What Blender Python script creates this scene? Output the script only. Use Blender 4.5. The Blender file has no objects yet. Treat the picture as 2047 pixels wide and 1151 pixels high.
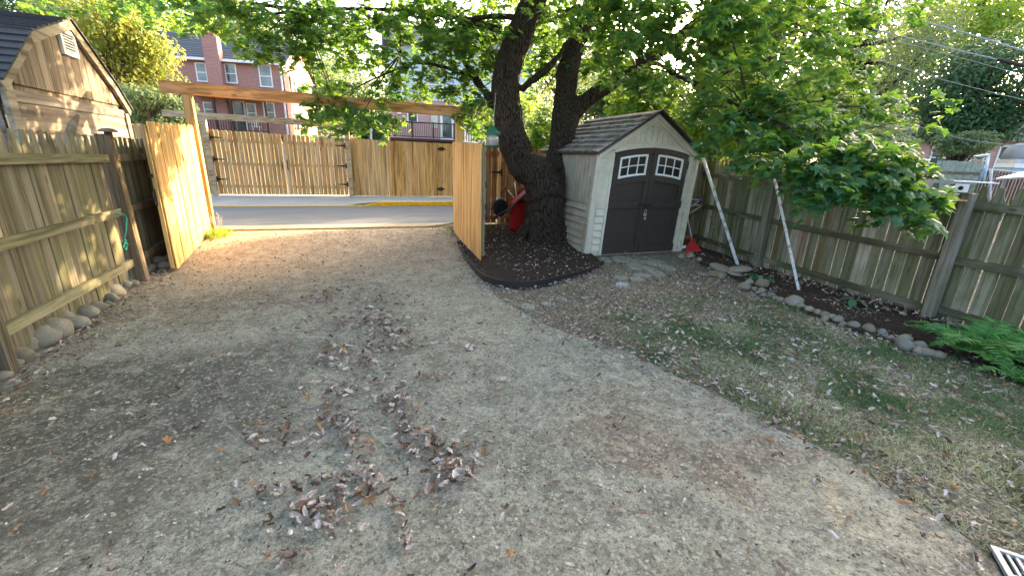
import bpy, math, random
import numpy as np
from mathutils import Vector, Matrix, noise as mnoise
R_ = math.radians
rnd = random.Random(7)
nr = np.random.default_rng(11)
S = bpy.context.scene
COL = S.collection

# ---------------------------------------------------------------- camera
FPX, PW, PH = 850.0, 2047.0, 1151.0
PITCH, ROLL, YAW, CAMZ = R_(17.3), R_(1.87), R_(23.2), 1.7
fw = Vector((math.sin(YAW)*math.cos(PITCH), math.cos(YAW)*math.cos(PITCH), -math.sin(PITCH)))
r0 = Vector((math.cos(YAW), -math.sin(YAW), 0)); u0 = r0.cross(fw)
RT = math.cos(ROLL)*r0 + math.sin(ROLL)*u0
UP = -math.sin(ROLL)*r0 + math.cos(ROLL)*u0
CAM = Vector((0, 0, CAMZ))
cd = bpy.data.cameras.new('camera'); cam = bpy.data.objects.new('camera', cd); COL.objects.link(cam)
cd.lens = FPX/PW*36; cd.sensor_width = 36; cd.clip_start = .05; cd.clip_end = 2000
m = Matrix((RT, UP, -fw)).transposed().to_4x4(); m.translation = CAM
cam.matrix_world = m; S.camera = cam
S.render.resolution_x = 1024; S.render.resolution_y = 575

# ---------------------------------------------------------------- sky, sun, exposure
SUN_AZ, SUN_EL = 59.0, 17.0
w = bpy.data.worlds.new('World'); S.world = w; w.use_nodes = True
wn = w.node_tree.nodes; bg = wn['Background']
sky = wn.new('ShaderNodeTexSky'); sky.sky_type = 'NISHITA'; sky.sun_disc = False
sky.sun_elevation = R_(SUN_EL); sky.sun_rotation = R_(SUN_AZ); sky.air_density = 0.8; sky.dust_density = 6.0; sky.ozone_density = 0.2
w.node_tree.links.new(sky.outputs[0], bg.inputs[0]); bg.inputs[1].default_value = 0.15
sd = bpy.data.lights.new('sun', 'SUN'); sun = bpy.data.objects.new('sun', sd); COL.objects.link(sun)
sd.energy = 3.2; sd.angle = R_(.6); sd.color = (1, .76, .44)
sv = Vector((math.sin(R_(SUN_AZ))*math.cos(R_(SUN_EL)), math.cos(R_(SUN_AZ))*math.cos(R_(SUN_EL)), math.sin(R_(SUN_EL))))
sun.rotation_euler = sv.to_track_quat('Z', 'Y').to_euler(); sun.location = (20, 12, 12)
S.view_settings.view_transform = 'Standard'; S.view_settings.look = 'None'
S.view_settings.exposure = 3.05; S.view_settings.gamma = 1

# ---------------------------------------------------------------- survey: where the sight line of a photo point meets a real plane
def ray(x, y): return RT*((x-PW/2)/FPX) - UP*((y-PH/2)/FPX) + fw
def gz(x, y, z=0.0):
    d = ray(x, y); return CAM + d*((z-CAMZ)/d.z)
def py(x, y, Y):
    d = ray(x, y); return CAM + d*(Y/d.y)
def px(x, y, X):
    d = ray(x, y); return CAM + d*(X/d.x)
def at(x, y, D): return CAM + ray(x, y)*D
def proj(p):
    v = Vector(p)-CAM; z = v.dot(fw)
    if z <= .05: return None
    return PW/2+FPX*v.dot(RT)/z, PH/2-FPX*v.dot(UP)/z

def sm(t): t = max(0., min(1., t)); return t*t*(3-2*t)
def H(x, y):
    yy = y+.0963*max(-40, min(40, x))
    return .15*sm((yy-6.8)/2.3) + 1.85*sm((yy-18.5)/11) - .008

# ---------------------------------------------------------------- mesh builder
class MB:
    def __init__(s): s.v = []; s.f = []; s.a = []; s.sm = []
    def add(s, vs, fs, var=None, smooth=False):
        o = len(s.v); s.v += [tuple(v) for v in vs]
        if var is None: var = rnd.random()
        for f in fs: s.f.append(tuple(i+o for i in f)); s.a.append(var); s.sm.append(smooth)
    def box(s, c, size, M=None, var=None):
        hx, hy, hz = [q/2 for q in size]; c = Vector(c); vs = []
        for sx, sy, sz in ((-1,-1,-1),(1,-1,-1),(1,1,-1),(-1,1,-1),(-1,-1,1),(1,-1,1),(1,1,1),(-1,1,1)):
            p = Vector((sx*hx, sy*hy, sz*hz))
            if M is not None: p = M @ p
            vs.append(c+p)
        s.add(vs, ((0,3,2,1),(4,5,6,7),(0,1,5,4),(1,2,6,5),(2,3,7,6),(3,0,4,7)), var)
    def prism(s, pts, O, U, V, N, d, var=None):
        O, U, V, N = Vector(O), Vector(U), Vector(V), Vector(N); n = len(pts)
        a = [O+U*p[0]+V*p[1] for p in pts]; b = [p+N*d for p in a]
        fs = [tuple(range(n))[::-1], tuple(range(n, 2*n))]
        fs += [(i, (i+1) % n, n+(i+1) % n, n+i) for i in range(n)]
        s.add(a+b, fs, var)
    def beam(s, p, q, wd, ht, up=(0,0,1), var=None):
        p, q = Vector(p), Vector(q); d = q-p; L = d.length; d.normalize(); up = Vector(up)
        side = d.cross(up).normalized(); up2 = side.cross(d)
        M = Matrix((d, side, up2)).transposed()
        s.box((p+q)/2, (L, wd, ht), M, var)
    def tube(s, path, rad, n=8, var=None, smooth=True, cap=True):
        path = [Vector(p) for p in path]
        if not hasattr(rad, '__len__'): rad = [rad]*len(path)
        vs = []; ref = None
        for i, p in enumerate(path):
            d = (path[min(i+1, len(path)-1)]-path[max(i-1, 0)]).normalized()
            if ref is None: ref = d.orthogonal().normalized()
            ref = (ref - d*ref.dot(d))
            ref = ref.normalized() if ref.length > 1e-6 else d.orthogonal().normalized()
            b = d.cross(ref)
            for k in range(n):
                a = 2*math.pi*k/n; vs.append(p+(ref*math.cos(a)+b*math.sin(a))*rad[i])
        fs = []
        for i in range(len(path)-1):
            for k in range(n):
                fs.append((i*n+k, i*n+(k+1) % n, (i+1)*n+(k+1) % n, (i+1)*n+k))
        if cap: fs += [tuple(range(n))[::-1], tuple(range((len(path)-1)*n, len(path)*n))]
        s.add(vs, fs, var, smooth)
    def lathe(s, prof, c, n=20, var=None, M=None):
        c = Vector(c); vs = []
        for r, z in prof:
            for k in range(n):
                a = 2*math.pi*k/n; p = Vector((r*math.cos(a), r*math.sin(a), z))
                if M is not None: p = M @ p
                vs.append(c+p)
        fs = [(i*n+k, i*n+(k+1) % n, (i+1)*n+(k+1) % n, (i+1)*n+k) for i in range(len(prof)-1) for k in range(n)]
        fs += [tuple(range(n))[::-1], tuple(range((len(prof)-1)*n, len(prof)*n))]
        s.add(vs, fs, var, True)
    def build(s, name, mt, parent=None, M=None):
        me = bpy.data.meshes.new(name)
        vs = s.v if M is None else [tuple(M @ Vector(v)) for v in s.v]
        if parent is not None and parent.get('_o') is not None:
            o = Vector(parent['_o']); vs = [(v[0]-o.x, v[1]-o.y, v[2]-o.z) for v in vs]
        me.from_pydata(vs, [], s.f)
        at_ = me.attributes.new('var', 'FLOAT', 'FACE'); at_.data.foreach_set('value', s.a)
        me.polygons.foreach_set('use_smooth', s.sm)
        me.materials.append(mt); me.update()
        o = bpy.data.objects.new(name, me); COL.objects.link(o)
        if parent is not None: o.parent = parent
        return o

def tag(o, label=None, cat=None, group=None, kind=None):
    if label: o['label'] = label
    if cat: o['category'] = cat
    if group: o['group'] = group
    if kind: o['kind'] = kind
    return o
def empty(name, loc, label, cat, group=None):
    o = bpy.data.objects.new(name, None); COL.objects.link(o); o.location = loc
    o['_o'] = tuple(loc); o.empty_display_size = .1
    return tag(o, label, cat, group)
def sub(mb, name, mt, parent):     # a sub-part: its parent is a part whose own origin is the thing's
    root = parent.parent
    if root is not None and root.get('_o') is not None:
        o = Vector(root['_o']); mb.v = [(v[0]-o.x, v[1]-o.y, v[2]-o.z) for v in mb.v]
    return mb.build(name, mt, parent)

# ---------------------------------------------------------------- materials
class NM:
    def __init__(s, name):
        s.m = bpy.data.materials.new(name); s.m.use_nodes = True; s.t = s.m.node_tree
        s.n = s.t.nodes; s.l = s.t.links; s.b = s.n['Principled BSDF']; s.o = s.n['Material Output']
        s.tc = s.n.new('ShaderNodeTexCoord')
    def lk(s, v, inp):
        if isinstance(v, bpy.types.NodeSocket): s.l.new(v, inp)
        elif isinstance(v, (tuple, list)): inp.default_value = tuple(v)+((1,) if len(v) == 3 and len(inp.default_value) == 4 else ())
        else: inp.default_value = v
    def co(s, scale=(1,1,1), rot=(0,0,0), loc=(0,0,0)):
        mp = s.n.new('ShaderNodeMapping'); s.l.new(s.tc.outputs['Object'], mp.inputs[0])
        mp.inputs['Scale'].default_value = scale; mp.inputs['Rotation'].default_value = rot; mp.inputs['Location'].default_value = loc
        return mp.outputs[0]
    def noise(s, vec, scale=1, detail=4, rough=.55, dist=0, col=False):
        t = s.n.new('ShaderNodeTexNoise'); s.l.new(vec, t.inputs['Vector'])
        t.inputs['Scale'].default_value = scale; t.inputs['Detail'].default_value = detail
        t.inputs['Roughness'].default_value = rough; t.inputs['Distortion'].default_value = dist
        return t.outputs['Color' if col else 'Fac']
    def vor(s, vec, scale, feature='F1', out='Distance', rnd_=1):
        t = s.n.new('ShaderNodeTexVoronoi'); t.feature = feature; s.l.new(vec, t.inputs['Vector'])
        t.inputs['Scale'].default_value = scale; t.inputs['Randomness'].default_value = rnd_
        return t.outputs[out]
    def attr(s, name='var'):
        t = s.n.new('ShaderNodeAttribute'); t.attribute_name = name; return t.outputs['Fac']
    def ramp(s, fac, stops, mode='LINEAR'):
        t = s.n.new('ShaderNodeValToRGB'); s.lk(fac, t.inputs[0]); e = t.color_ramp.elements
        t.color_ramp.interpolation = mode
        while len(e) < len(stops): e.new(.5)
        for k, (p, c) in enumerate(stops):
            e[k].position = p
            e[k].color = (c, c, c, 1) if not hasattr(c, '__len__') else tuple(c)+(1,)
        return t.outputs[0]
    def mix(s, f, a, b, mode='MIX'):
        t = s.n.new('ShaderNodeMix'); t.data_type = 'RGBA'; t.blend_type = mode
        s.lk(f, t.inputs[0]); s.lk(a, t.inputs[6]); s.lk(b, t.inputs[7]); return t.outputs[2]
    def math(s, op, a, b=0.0, clamp=False):
        t = s.n.new('ShaderNodeMath'); t.operation = op; t.use_clamp = clamp
        s.lk(a, t.inputs[0]); s.lk(b, t.inputs[1]); return t.outputs[0]
    def bump(s, h, strength=.5, dist=.01):
        t = s.n.new('ShaderNodeBump'); t.inputs['Strength'].default_value = strength
        t.inputs['Distance'].default_value = dist; s.lk(h, t.inputs['Height']); s.l.new(t.outputs[0], s.b.inputs['Normal']); return t
    def fin(s, col, rough=.8, spec=.3, metal=0):
        s.lk(col, s.b.inputs['Base Color']); s.lk(rough, s.b.inputs['Roughness'])
        s.b.inputs['Specular IOR Level'].default_value = spec; s.b.inputs['Metallic'].default_value = metal
        return s.m
    def spot(s, vec, c, r, soft):        # a soft-edged patch on the ground plane round c
        t = s.n.new('ShaderNodeVectorMath'); t.operation = 'SUBTRACT'; s.l.new(vec, t.inputs[0]); t.inputs[1].default_value = (c[0], c[1], 0)
        k = s.n.new('ShaderNodeVectorMath'); k.operation = 'DIVIDE'; s.l.new(t.outputs[0], k.inputs[0]); k.inputs[1].default_value = (r[0], r[1], 1e6)
        q = s.n.new('ShaderNodeVectorMath'); q.operation = 'LENGTH'; s.l.new(k.outputs[0], q.inputs[0])
        mr = s.n.new('ShaderNodeMapRange'); mr.interpolation_type = 'SMOOTHSTEP'; s.l.new(q.outputs['Value'], mr.inputs[0])
        mr.inputs[1].default_value = 1+soft; mr.inputs[2].default_value = 1-soft; return mr.outputs[0]

def plain(name, col, rough=.6, spec=.3, var=.12, bump=.15, metal=0, nscale=12):
    k = NM(name); c = k.co(); n = k.noise(c, nscale, 5)
    dk = tuple(q*(1-var*1.6) for q in col); lt = tuple(min(1, q*(1+var)) for q in col)
    k.bump(k.noise(c, nscale*4, 4), bump, .004)
    return k.fin(k.ramp(n, ((.3, dk), (.7, lt))), rough, spec, metal)

def wood(name, cols, axis='Z', green=None, gamt=.5, rough=.85, knots=True, grain=1.0, edge=None, wsc=1.0):
    k = NM(name); st = {'Z': (22, 22, .9), 'X': (.9, 22, 22), 'Y': (22, .9, 22)}[axis]
    v = k.attr(); off = k.n.new('ShaderNodeCombineXYZ')
    k.lk(k.math('MULTIPLY', v, 37.), off.inputs[0]); k.lk(k.math('MULTIPLY', v, 71.), off.inputs[1]); k.lk(k.math('MULTIPLY', v, 53.), off.inputs[2])
    ad = k.n.new('ShaderNodeVectorMath'); ad.operation = 'ADD'; k.l.new(k.tc.outputs['Object'], ad.inputs[0]); k.l.new(off.outputs[0], ad.inputs[1])
    mp = k.n.new('ShaderNodeMapping'); k.l.new(ad.outputs[0], mp.inputs[0]); mp.inputs['Scale'].default_value = st
    g = k.noise(mp.outputs[0], 1.3*grain, 6, .65, .6)
    g2 = k.noise(mp.outputs[0], .35, 3, .5, .3)
    base = k.ramp(v, tuple((i/(len(cols)-1)*.9, c) for i, c in enumerate(cols)))
    dk = k.mix(.7, base, (.02, .015, .01)); lt = k.mix(.25, base, (.85, .8, .7))
    col = k.mix(k.ramp(g, ((.38, 0), (.58, 1))), dk, base)
    col = k.mix(k.math('MULTIPLY', k.ramp(g2, ((.45, 0), (.75, 1))), .7), col, lt)
    if knots:
        mk = k.n.new('ShaderNodeMapping'); k.l.new(ad.outputs[0], mk.inputs[0])
        mk.inputs['Scale'].default_value = {'Z': (7, 7, 2.2), 'X': (2.2, 7, 7), 'Y': (7, 2.2, 7)}[axis]
        d = k.vor(mk.outputs[0], 1.0)
        col = k.mix(k.ramp(d, ((.07, .85), (.13, 0))), col, k.mix(.75, base, (.05, .02, .005)))
    if green:
        gm = k.n.new('ShaderNodeMapping'); k.l.new(ad.outputs[0], gm.inputs[0]); gm.inputs['Scale'].default_value = (1.1, 1.1, .8)
        gn = k.noise(gm.outputs[0], 1.6*wsc, 5, .6, .4)
        fac = k.math('MULTIPLY', k.ramp(gn, ((.38, 0), (.62, 1))), gamt)
        col = k.mix(fac, col, k.mix(k.ramp(g, ((.3, 0), (.7, 1))), tuple(q*.5 for q in green), green))
    k.bump(g, .5, .004)
    return k.fin(col, rough, .2)

def leafmat(name, cols, trans, tf=.45, rough=.45, spec=.35):
    k = NM(name); v = k.attr()
    col = k.ramp(v, tuple((i/(len(cols)-1), c) for i, c in enumerate(cols)))
    k.fin(col, rough, spec)
    tr = k.n.new('ShaderNodeBsdfTranslucent'); tcol = k.ramp(v, tuple((i/(len(trans)-1), c) for i, c in enumerate(trans))); k.l.new(tcol, tr.inputs[0])
    mx = k.n.new('ShaderNodeMixShader'); mx.inputs[0].default_value = tf
    k.l.new(k.b.outputs[0], mx.inputs[1]); k.l.new(tr.outputs[0], mx.inputs[2]); k.l.new(mx.outputs[0], k.o.inputs[0])
    return k.m

M_left = wood('weathered_olive_wood', [(.135,.11,.07),(.215,.18,.12),(.11,.09,.06),(.26,.22,.15)], 'Z', (.17,.18,.06), .5)
M_leftrail = wood('weathered_rail_wood', [(.29,.25,.15),(.22,.19,.115)], 'Y', (.2,.21,.08), .4)
M_leftdark = wood('brown_post_wood', [(.15,.10,.06),(.19,.13,.08)], 'Z', (.12,.12,.05), .3)
M_right = wood('mossy_grey_wood', [(.19,.175,.12),(.34,.315,.24),(.13,.13,.075),(.29,.19,.12),(.44,.41,.32),(.22,.21,.15)], 'Z', (.105,.135,.035), .7)
M_rightrail = wood('mossy_rail_wood', [(.15,.135,.09),(.11,.105,.065)], 'Y', (.07,.085,.03), .7)
M_rightpost = wood('grey_post_wood', [(.20,.175,.135),(.25,.225,.18)], 'Z', (.10,.12,.05), .5)
M_pine = wood('new_pine_boards', [(.74,.42,.13),(.82,.52,.19),(.68,.37,.11),(.78,.47,.16)], 'Z', grain=.7)
M_pinebeam = wood('new_pine_beam', [(.60,.29,.09),(.66,.34,.11)], 'X', grain=.6)
M_far = wood('tan_fence_boards', [(.58,.34,.13),(.66,.42,.18),(.52,.29,.10),(.62,.39,.16)], 'Z', grain=.8)
M_far2 = wood('golden_fence_boards', [(.62,.34,.11),(.68,.40,.14),(.56,.30,.09)], 'Z', grain=.8)
M_farbeam = wood('tan_beam_wood', [(.46,.33,.20),(.50,.37,.23)], 'X')
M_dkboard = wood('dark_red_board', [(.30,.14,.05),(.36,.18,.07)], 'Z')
M_gam = wood('neighbour_shed_siding', [(.16,.118,.08),(.20,.15,.105),(.135,.10,.07)], 'Z', knots=False, grain=.5)
M_gamh = wood('neighbour_shed_lap', [(.19,.15,.115),(.215,.17,.13)], 'Y', knots=False, grain=.5)
M_gamtrim = wood('neighbour_shed_trim', [(.25,.21,.15),(.28,.24,.175)], 'Y', knots=False, grain=.5)
M_black = plain('black_iron', (.02,.018,.016), .5, .4)
M_edging = plain('black_plastic_edging', (.018,.018,.02), .5, .4)
M_white = plain('white_paint', (.78,.78,.76), .5, .3, .05)
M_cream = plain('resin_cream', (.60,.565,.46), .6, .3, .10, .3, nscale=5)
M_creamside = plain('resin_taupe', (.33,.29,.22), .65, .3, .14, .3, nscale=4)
M_door = plain('resin_dark_taupe', (.048,.040,.035), .5, .35, .12, .25, nscale=30)
M_glassdark = plain('dark_pane', (.02,.024,.028), .12, .6, .1, 0)
M_pale = plain('pale_metal', (.45,.47,.49), .4, .5, .1)
M_steel = plain('galvanised', (.55,.57,.58), .4, .5, .25, .2, .6, 30)
M_red = plain('red_enamel', (.32,.012,.012), .35, .5, .2)
M_redp = plain('red_plastic', (.5,.03,.03), .4, .5, .15)
M_bluep = plain('blue_plastic', (.03,.06,.3), .4, .5)
M_green = plain('dark_green_enamel', (.02,.14,.09), .4, .5)
M_teal = plain('teal_rope', (.04,.3,.22), .7, .2)
M_terra = plain('terracotta', (.35,.12,.05), .8, .2)
M_rail = plain('dark_brown_paint', (.05,.022,.016), .6, .3)
M_ironrail = plain('dark_porch_wood', (.04,.024,.02), .6, .3)
M_sidingb = plain('pale_blue_siding', (.50,.62,.68), .6, .3, .06)
M_rubber = plain('black_rubber', (.012,.012,.012), .8, .2)

def brick(name, c1, c2, mortar, sc=1.0):
    k = NM(name); t = k.n.new('ShaderNodeTexBrick')
    sp = k.n.new('ShaderNodeSeparateXYZ'); k.l.new(k.tc.outputs['Object'], sp.inputs[0])
    cb = k.n.new('ShaderNodeCombineXYZ'); k.lk(k.math('ADD', sp.outputs[0], sp.outputs[1]), cb.inputs[0]); k.l.new(sp.outputs[2], cb.inputs[1])
    k.l.new(cb.outputs[0], t.inputs['Vector']); t.inputs['Scale'].default_value = 1
    t.inputs['Brick Width'].default_value = .21*sc; t.inputs['Row Height'].default_value = .075*sc; t.inputs['Mortar Size'].default_value = .008
    t.inputs['Color1'].default_value = c1+(1,); t.inputs['Color2'].default_value = c2+(1,); t.inputs['Mortar'].default_value = mortar+(1,)
    n = k.noise(k.co(), 1.2, 5)
    return k.fin(k.mix(k.ramp(n, ((.35, .0), (.7, .35))), t.outputs['Color'], (.45, .22, .17)), .85, .2)
M_brick = brick('red_brick', (.30,.13,.11), (.38,.17,.145), (.42,.33,.30))
M_brick2 = brick('pink_brick', (.42,.24,.21), (.50,.30,.26), (.52,.45,.41))

def shingle_mat(name, cols):
    k = NM(name); v = k.attr(); n = k.noise(k.co((1, 1, 1)), 25, 4)
    c = k.ramp(v, tuple((i/(len(cols)-1), q) for i, q in enumerate(cols)))
    k.bump(n, .4, .005)
    return k.fin(k.mix(k.ramp(n, ((.35, .5), (.65, 0))), c, (.03, .03, .03)), .8, .25)
M_shing = shingle_mat('grey_shingles', [(.10,.095,.095),(.27,.265,.27),(.15,.145,.145),(.38,.375,.38)])
M_roof = shingle_mat('slate_roof', [(.07,.09,.11),(.10,.12,.15)])
M_gamroof = shingle_mat('charcoal_shingles', [(.035,.038,.045),(.07,.075,.085)])

def bark():
    k = NM('maple_bark'); c = k.co((1, 1, .16)); n0 = k.noise(k.co((1, 1, .35)), 3, 5, .6)
    v1 = k.vor(c, 26, 'DISTANCE_TO_EDGE'); n1 = k.noise(c, 30, 6, .7, 1.2)
    h = k.math('ADD', k.ramp(v1, ((0, 0), (.22, 1))), k.math('MULTIPLY', n1, 1.2))
    col = k.ramp(h, ((.5, (.005, .004, .003)), (.85, (.032, .023, .017)), (1, (.085, .064, .05))))
    col = k.mix(k.ramp(n0, ((.42, 0), (.7, .6))), col, (.055,.049,.039))
    sp = k.n.new('ShaderNodeSeparateXYZ'); k.l.new(k.tc.outputs['Object'], sp.inputs[0])
    k.bump(h, 1.0, .05)
    return k.fin(col, .9, .15)
M_bark = bark()
M_twig = plain('twig_bark', (.06,.045,.035), .9, .1, .3, .5)
M_bark2 = plain('grey_bark', (.10,.085,.07), .9, .1, .4, .8, nscale=6)

M_mleaf = leafmat('maple_leaves', [(.018,.070,.034),(.032,.105,.046),(.048,.14,.042),(.028,.095,.056)],
                  [(.13,.32,.04),(.22,.44,.045),(.42,.60,.055),(.16,.37,.045)], .45, .38, .45)
M_yleaf = leafmat('yellow_green_leaves', [(.09,.16,.03),(.16,.22,.04),(.22,.25,.05)], [(.35,.42,.05),(.5,.52,.08),(.6,.5,.1)], .4)
M_bleaf = leafmat('bright_bush_leaves', [(.05,.14,.02),(.09,.20,.025),(.13,.25,.03)], [(.3,.5,.04),(.45,.6,.06),(.55,.62,.08)], .48)
M_dleaf = leafmat('dark_tree_leaves', [(.018,.06,.028),(.03,.09,.04),(.05,.12,.045)], [(.06,.16,.05),(.10,.22,.06),(.16,.28,.06)], .3)
M_gleaf = leafmat('grey_green_leaves', [(.06,.12,.06),(.10,.17,.08),(.14,.21,.09)], [(.2,.3,.1),(.28,.36,.12),(.34,.4,.12)], .35)
M_fern = leafmat('fern_green', [(.035,.15,.03),(.07,.24,.045),(.11,.30,.06)], [(.1,.22,.03),(.16,.3,.05)], .25, .5)
M_hosta = leafmat('hosta_green', [(.03,.11,.05),(.05,.15,.06)], [(.1,.25,.05),(.16,.3,.06)], .2, .4)
M_grass = leafmat('grass_blades', [(.09,.16,.07),(.14,.22,.09),(.22,.26,.13),(.46,.42,.27),(.58,.54,.38)], [(.12,.2,.04),(.25,.28,.08),(.4,.35,.15)], .25, .6, .2)
M_litter = leafmat('dead_leaves', [(.06,.032,.022),(.14,.085,.06),(.42,.34,.30),(.62,.54,.49),(.20,.14,.11),(.09,.045,.03),(.56,.49,.43),(.22,.15,.11),(.36,.18,.07)],
                   [(.1,.05,.02),(.2,.12,.06)], .12, .6, .3)

# ---------------------------------------------------------------- ground materials
def drive_mat():
    k = NM('worn_dusty_concrete'); c = k.co(); wn_ = k.noise(c, 1.1, 6, .6, 0, True)
    vm = k.n.new('ShaderNodeVectorMath'); vm.operation = 'MULTIPLY_ADD'; k.l.new(wn_, vm.inputs[0]); vm.inputs[1].default_value = (1.5, 1.5, 0); k.l.new(c, vm.inputs[2])
    sb = k.n.new('ShaderNodeVectorMath'); sb.operation = 'SUBTRACT'; k.l.new(vm.outputs[0], sb.inputs[0]); sb.inputs[1].default_value = (.75, .75, 0)
    wv = sb.outputs[0]
    fine = k.noise(c, 26, 7, .78, .5); mid = k.noise(c, 9, 6, .7, .6); big = k.noise(c, 1.6, 6, .62, .4); grit = k.noise(c, 160, 3, .7)
    mot = k.noise(c, 4.5, 8, .78, .8)
    col = k.ramp(mid, ((.3, (.33,.31,.245)), (.5, (.44,.42,.34)), (.7, (.56,.535,.45))))
    col = k.mix(k.ramp(big, ((.42, 0), (.62, .55))), col, k.ramp(mid, ((.35, (.24,.235,.18)), (.65, (.38,.37,.29)))))
    # tan towards the road end, red clay spots, the dark oily area on the left, the pale scoured bands
    tan = k.ramp(mid, ((.3, (.54,.37,.25)), (.7, (.70,.52,.38))))
    col = k.mix(k.math('MULTIPLY', k.spot(wv, (0, 9.0), (4.4, 3.4), .45), .92), col, tan)
    for p, r, a, cc in (((250, 800), (1.0, .85), .92, (.105,.107,.095)), ((60, 900), (.6, .5), .7, (.16,.145,.125)), ((420, 745), (.7, .55), .7, (.17,.165,.14)),
                        ((130, 1020), (.45, .3), .7, (.15,.15,.13)),
                        ((1230, 850), (.35, .3), .6, (.33,.22,.15)), ((1500, 940), (.30, .2), .6, (.35,.22,.15)), ((1180, 790), (.3, .2), .45, (.3,.22,.16)), ((1330, 880), (.4, .15), .5, (.34,.23,.16)),
                        ((430, 610), (1.0, .45), .6, (.24,.19,.145)), ((900, 720), (.6, .4), .3, (.38,.30,.22))):
        g = gz(*p)
        patch = k.mix(k.ramp(mid, ((.35, 0), (.65, 1))), tuple(q*.7 for q in cc), tuple(q*1.5 for q in cc))
        col = k.mix(k.math('MULTIPLY', k.spot(wv, (g.x, g.y), r, .5), a), col, patch)
    for p, r, a, cc in (((560, 1010), (.7, .28), .5, (.56,.57,.48)), ((300, 690), (.9, .3), .5, (.55,.52,.46)), ((700, 930), (.3, .5), .35, (.54,.53,.43)),
                        ((1000, 620), (.8, .8), .45, (.56,.49,.37)), ((1330, 800), (.35, .35), .3, (.58,.5,.38)), ((1750, 1010), (.35, .3), .5, (.58,.5,.37)), ((330, 1090), (.5, .2), .4, (.5,.52,.45))):
        g = gz(*p)
        col = k.mix(k.math('MULTIPLY', k.spot(wv, (g.x, g.y), r, .6), a), col, cc)
    col = k.mix(k.ramp(fine, ((.38, .85), (.48, 0))), col, (.09,.083,.065))
    col = k.mix(k.ramp(grit, ((.58, 0), (.72, .6))), col, (.60,.57,.50))
    col = k.mix(k.ramp(fine, ((.53, 0), (.66, .45))), col, (.52,.50,.43))

    col = k.mix(k.math('MULTIPLY', k.ramp(mot, ((.38, 1), (.52, 0))), .42), col, (.13,.125,.09))
    col = k.mix(k.math('MULTIPLY', k.ramp(mot, ((.52, 0), (.62, 1))), .5), col, (.66,.63,.50))
    wv3 = k.n.new('ShaderNodeVectorMath'); wv3.operation = 'ADD'; k.l.new(c, wv3.inputs[0])
    wn3 = k.n.new('ShaderNodeVectorMath'); wn3.operation = 'SCALE'; wn3.inputs['Scale'].default_value = .035; k.l.new(k.noise(c, 30, 3, .6, 0, True), wn3.inputs[0]); k.l.new(wn3.outputs[0], wv3.inputs[1])
    cell = k.n.new('ShaderNodeSeparateColor'); k.l.new(k.vor(wv3.outputs[0], 62, 'F1', 'Color'), cell.inputs[0])
    cell2 = k.n.new('ShaderNodeSeparateColor'); k.l.new(k.vor(wv3.outputs[0], 130, 'F1', 'Color'), cell2.inputs[0])
    gm_ = k.ramp(mot, ((.35, .95), (.62, .35)))
    col = k.mix(k.math('MULTIPLY', k.ramp(cell.outputs[0], ((.64, 0), (.74, .5), (1, .65))), gm_), col, (.17,.16,.125))
    col = k.mix(k.math('MULTIPLY', k.ramp(cell.outputs[1], ((.80, 0), (.88, .6), (1, .85))), gm_), col, (.68,.65,.54))
    col = k.mix(k.math('MULTIPLY', k.ramp(cell2.outputs[0], ((.66, 0), (.78, .6), (1, .7))), .7), col, (.14,.13,.10))
    h = k.math('ADD', k.math('MULTIPLY', fine, 1.0), k.math('ADD', k.math('MULTIPLY', mid, 1.5), k.math('MULTIPLY', grit, .4)))
    k.bump(h, 1.0, .035)
    return k.fin(col, .9, .15)
def soil_mat():
    k = NM('leafy_soil'); c = k.co(); fine = k.noise(c, 60, 5, .7); mid = k.noise(c, 7, 6, .65); big = k.noise(c, .9, 5, .6)
    col = k.ramp(fine, ((.32, (.07,.058,.043)), (.5, (.19,.163,.125)), (.68, (.38,.335,.265))))
    g1 = gz(1700, 800)
    grn = k.math('MULTIPLY', k.spot(c, (g1.x+.6, g1.y-.2), (2.3, 2.3), .4), k.ramp(mid, ((.35, .1), (.65, .8))))
    col = k.mix(grn, col, k.ramp(fine, ((.35, (.085,.105,.055)), (.6, (.20,.225,.13)), (.75, (.45,.42,.29)))))
    col = k.mix(k.ramp(big, ((.45, 0), (.7, .35))), col, (.36,.31,.235))
    cell = k.n.new('ShaderNodeSeparateColor'); k.l.new(k.vor(k.noise(c, 14, 4, .6, 0, True) if False else c, 70, 'F1', 'Color'), cell.inputs[0])
    col = k.mix(k.ramp(cell.outputs[0], ((.6, 0), (.72, .6), (1, .8))), col, (.07,.06,.045))
    col = k.mix(k.ramp(cell.outputs[1], ((.84, 0), (.9, .6), (1, .8))), col, (.50,.44,.36))
    k.bump(k.math('ADD', fine, k.math('MULTIPLY', mid, 2.)), .8, .03)
    return k.fin(col, .95, .1)
def mulch_mat():
    k = NM('dark_mulch'); c = k.co(); f = k.noise(c, 70, 5, .7); v = k.vor(c, 45); 
    col = k.ramp(f, ((.35, (.018,.012,.010)), (.55, (.065,.046,.036)), (.72, (.15,.115,.09))))
    k.bump(k.math('ADD', f, v), .9, .03); return k.fin(col, .95, .1)
def asphalt():
    k = NM('street_asphalt'); c = k.co(); f = k.noise(c, 90, 4, .7); b = k.noise(k.co((.3, 1, 1)), 1.5, 5)
    col = k.mix(k.ramp(b, ((.35, 0), (.7, .6))), k.ramp(f, ((.35, (.07,.077,.09)), (.6, (.12,.13,.147)), (.75, (.22,.235,.255)))), (.145,.155,.175))
    k.bump(f, .4, .006); return k.fin(col, .85, .25)
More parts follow.
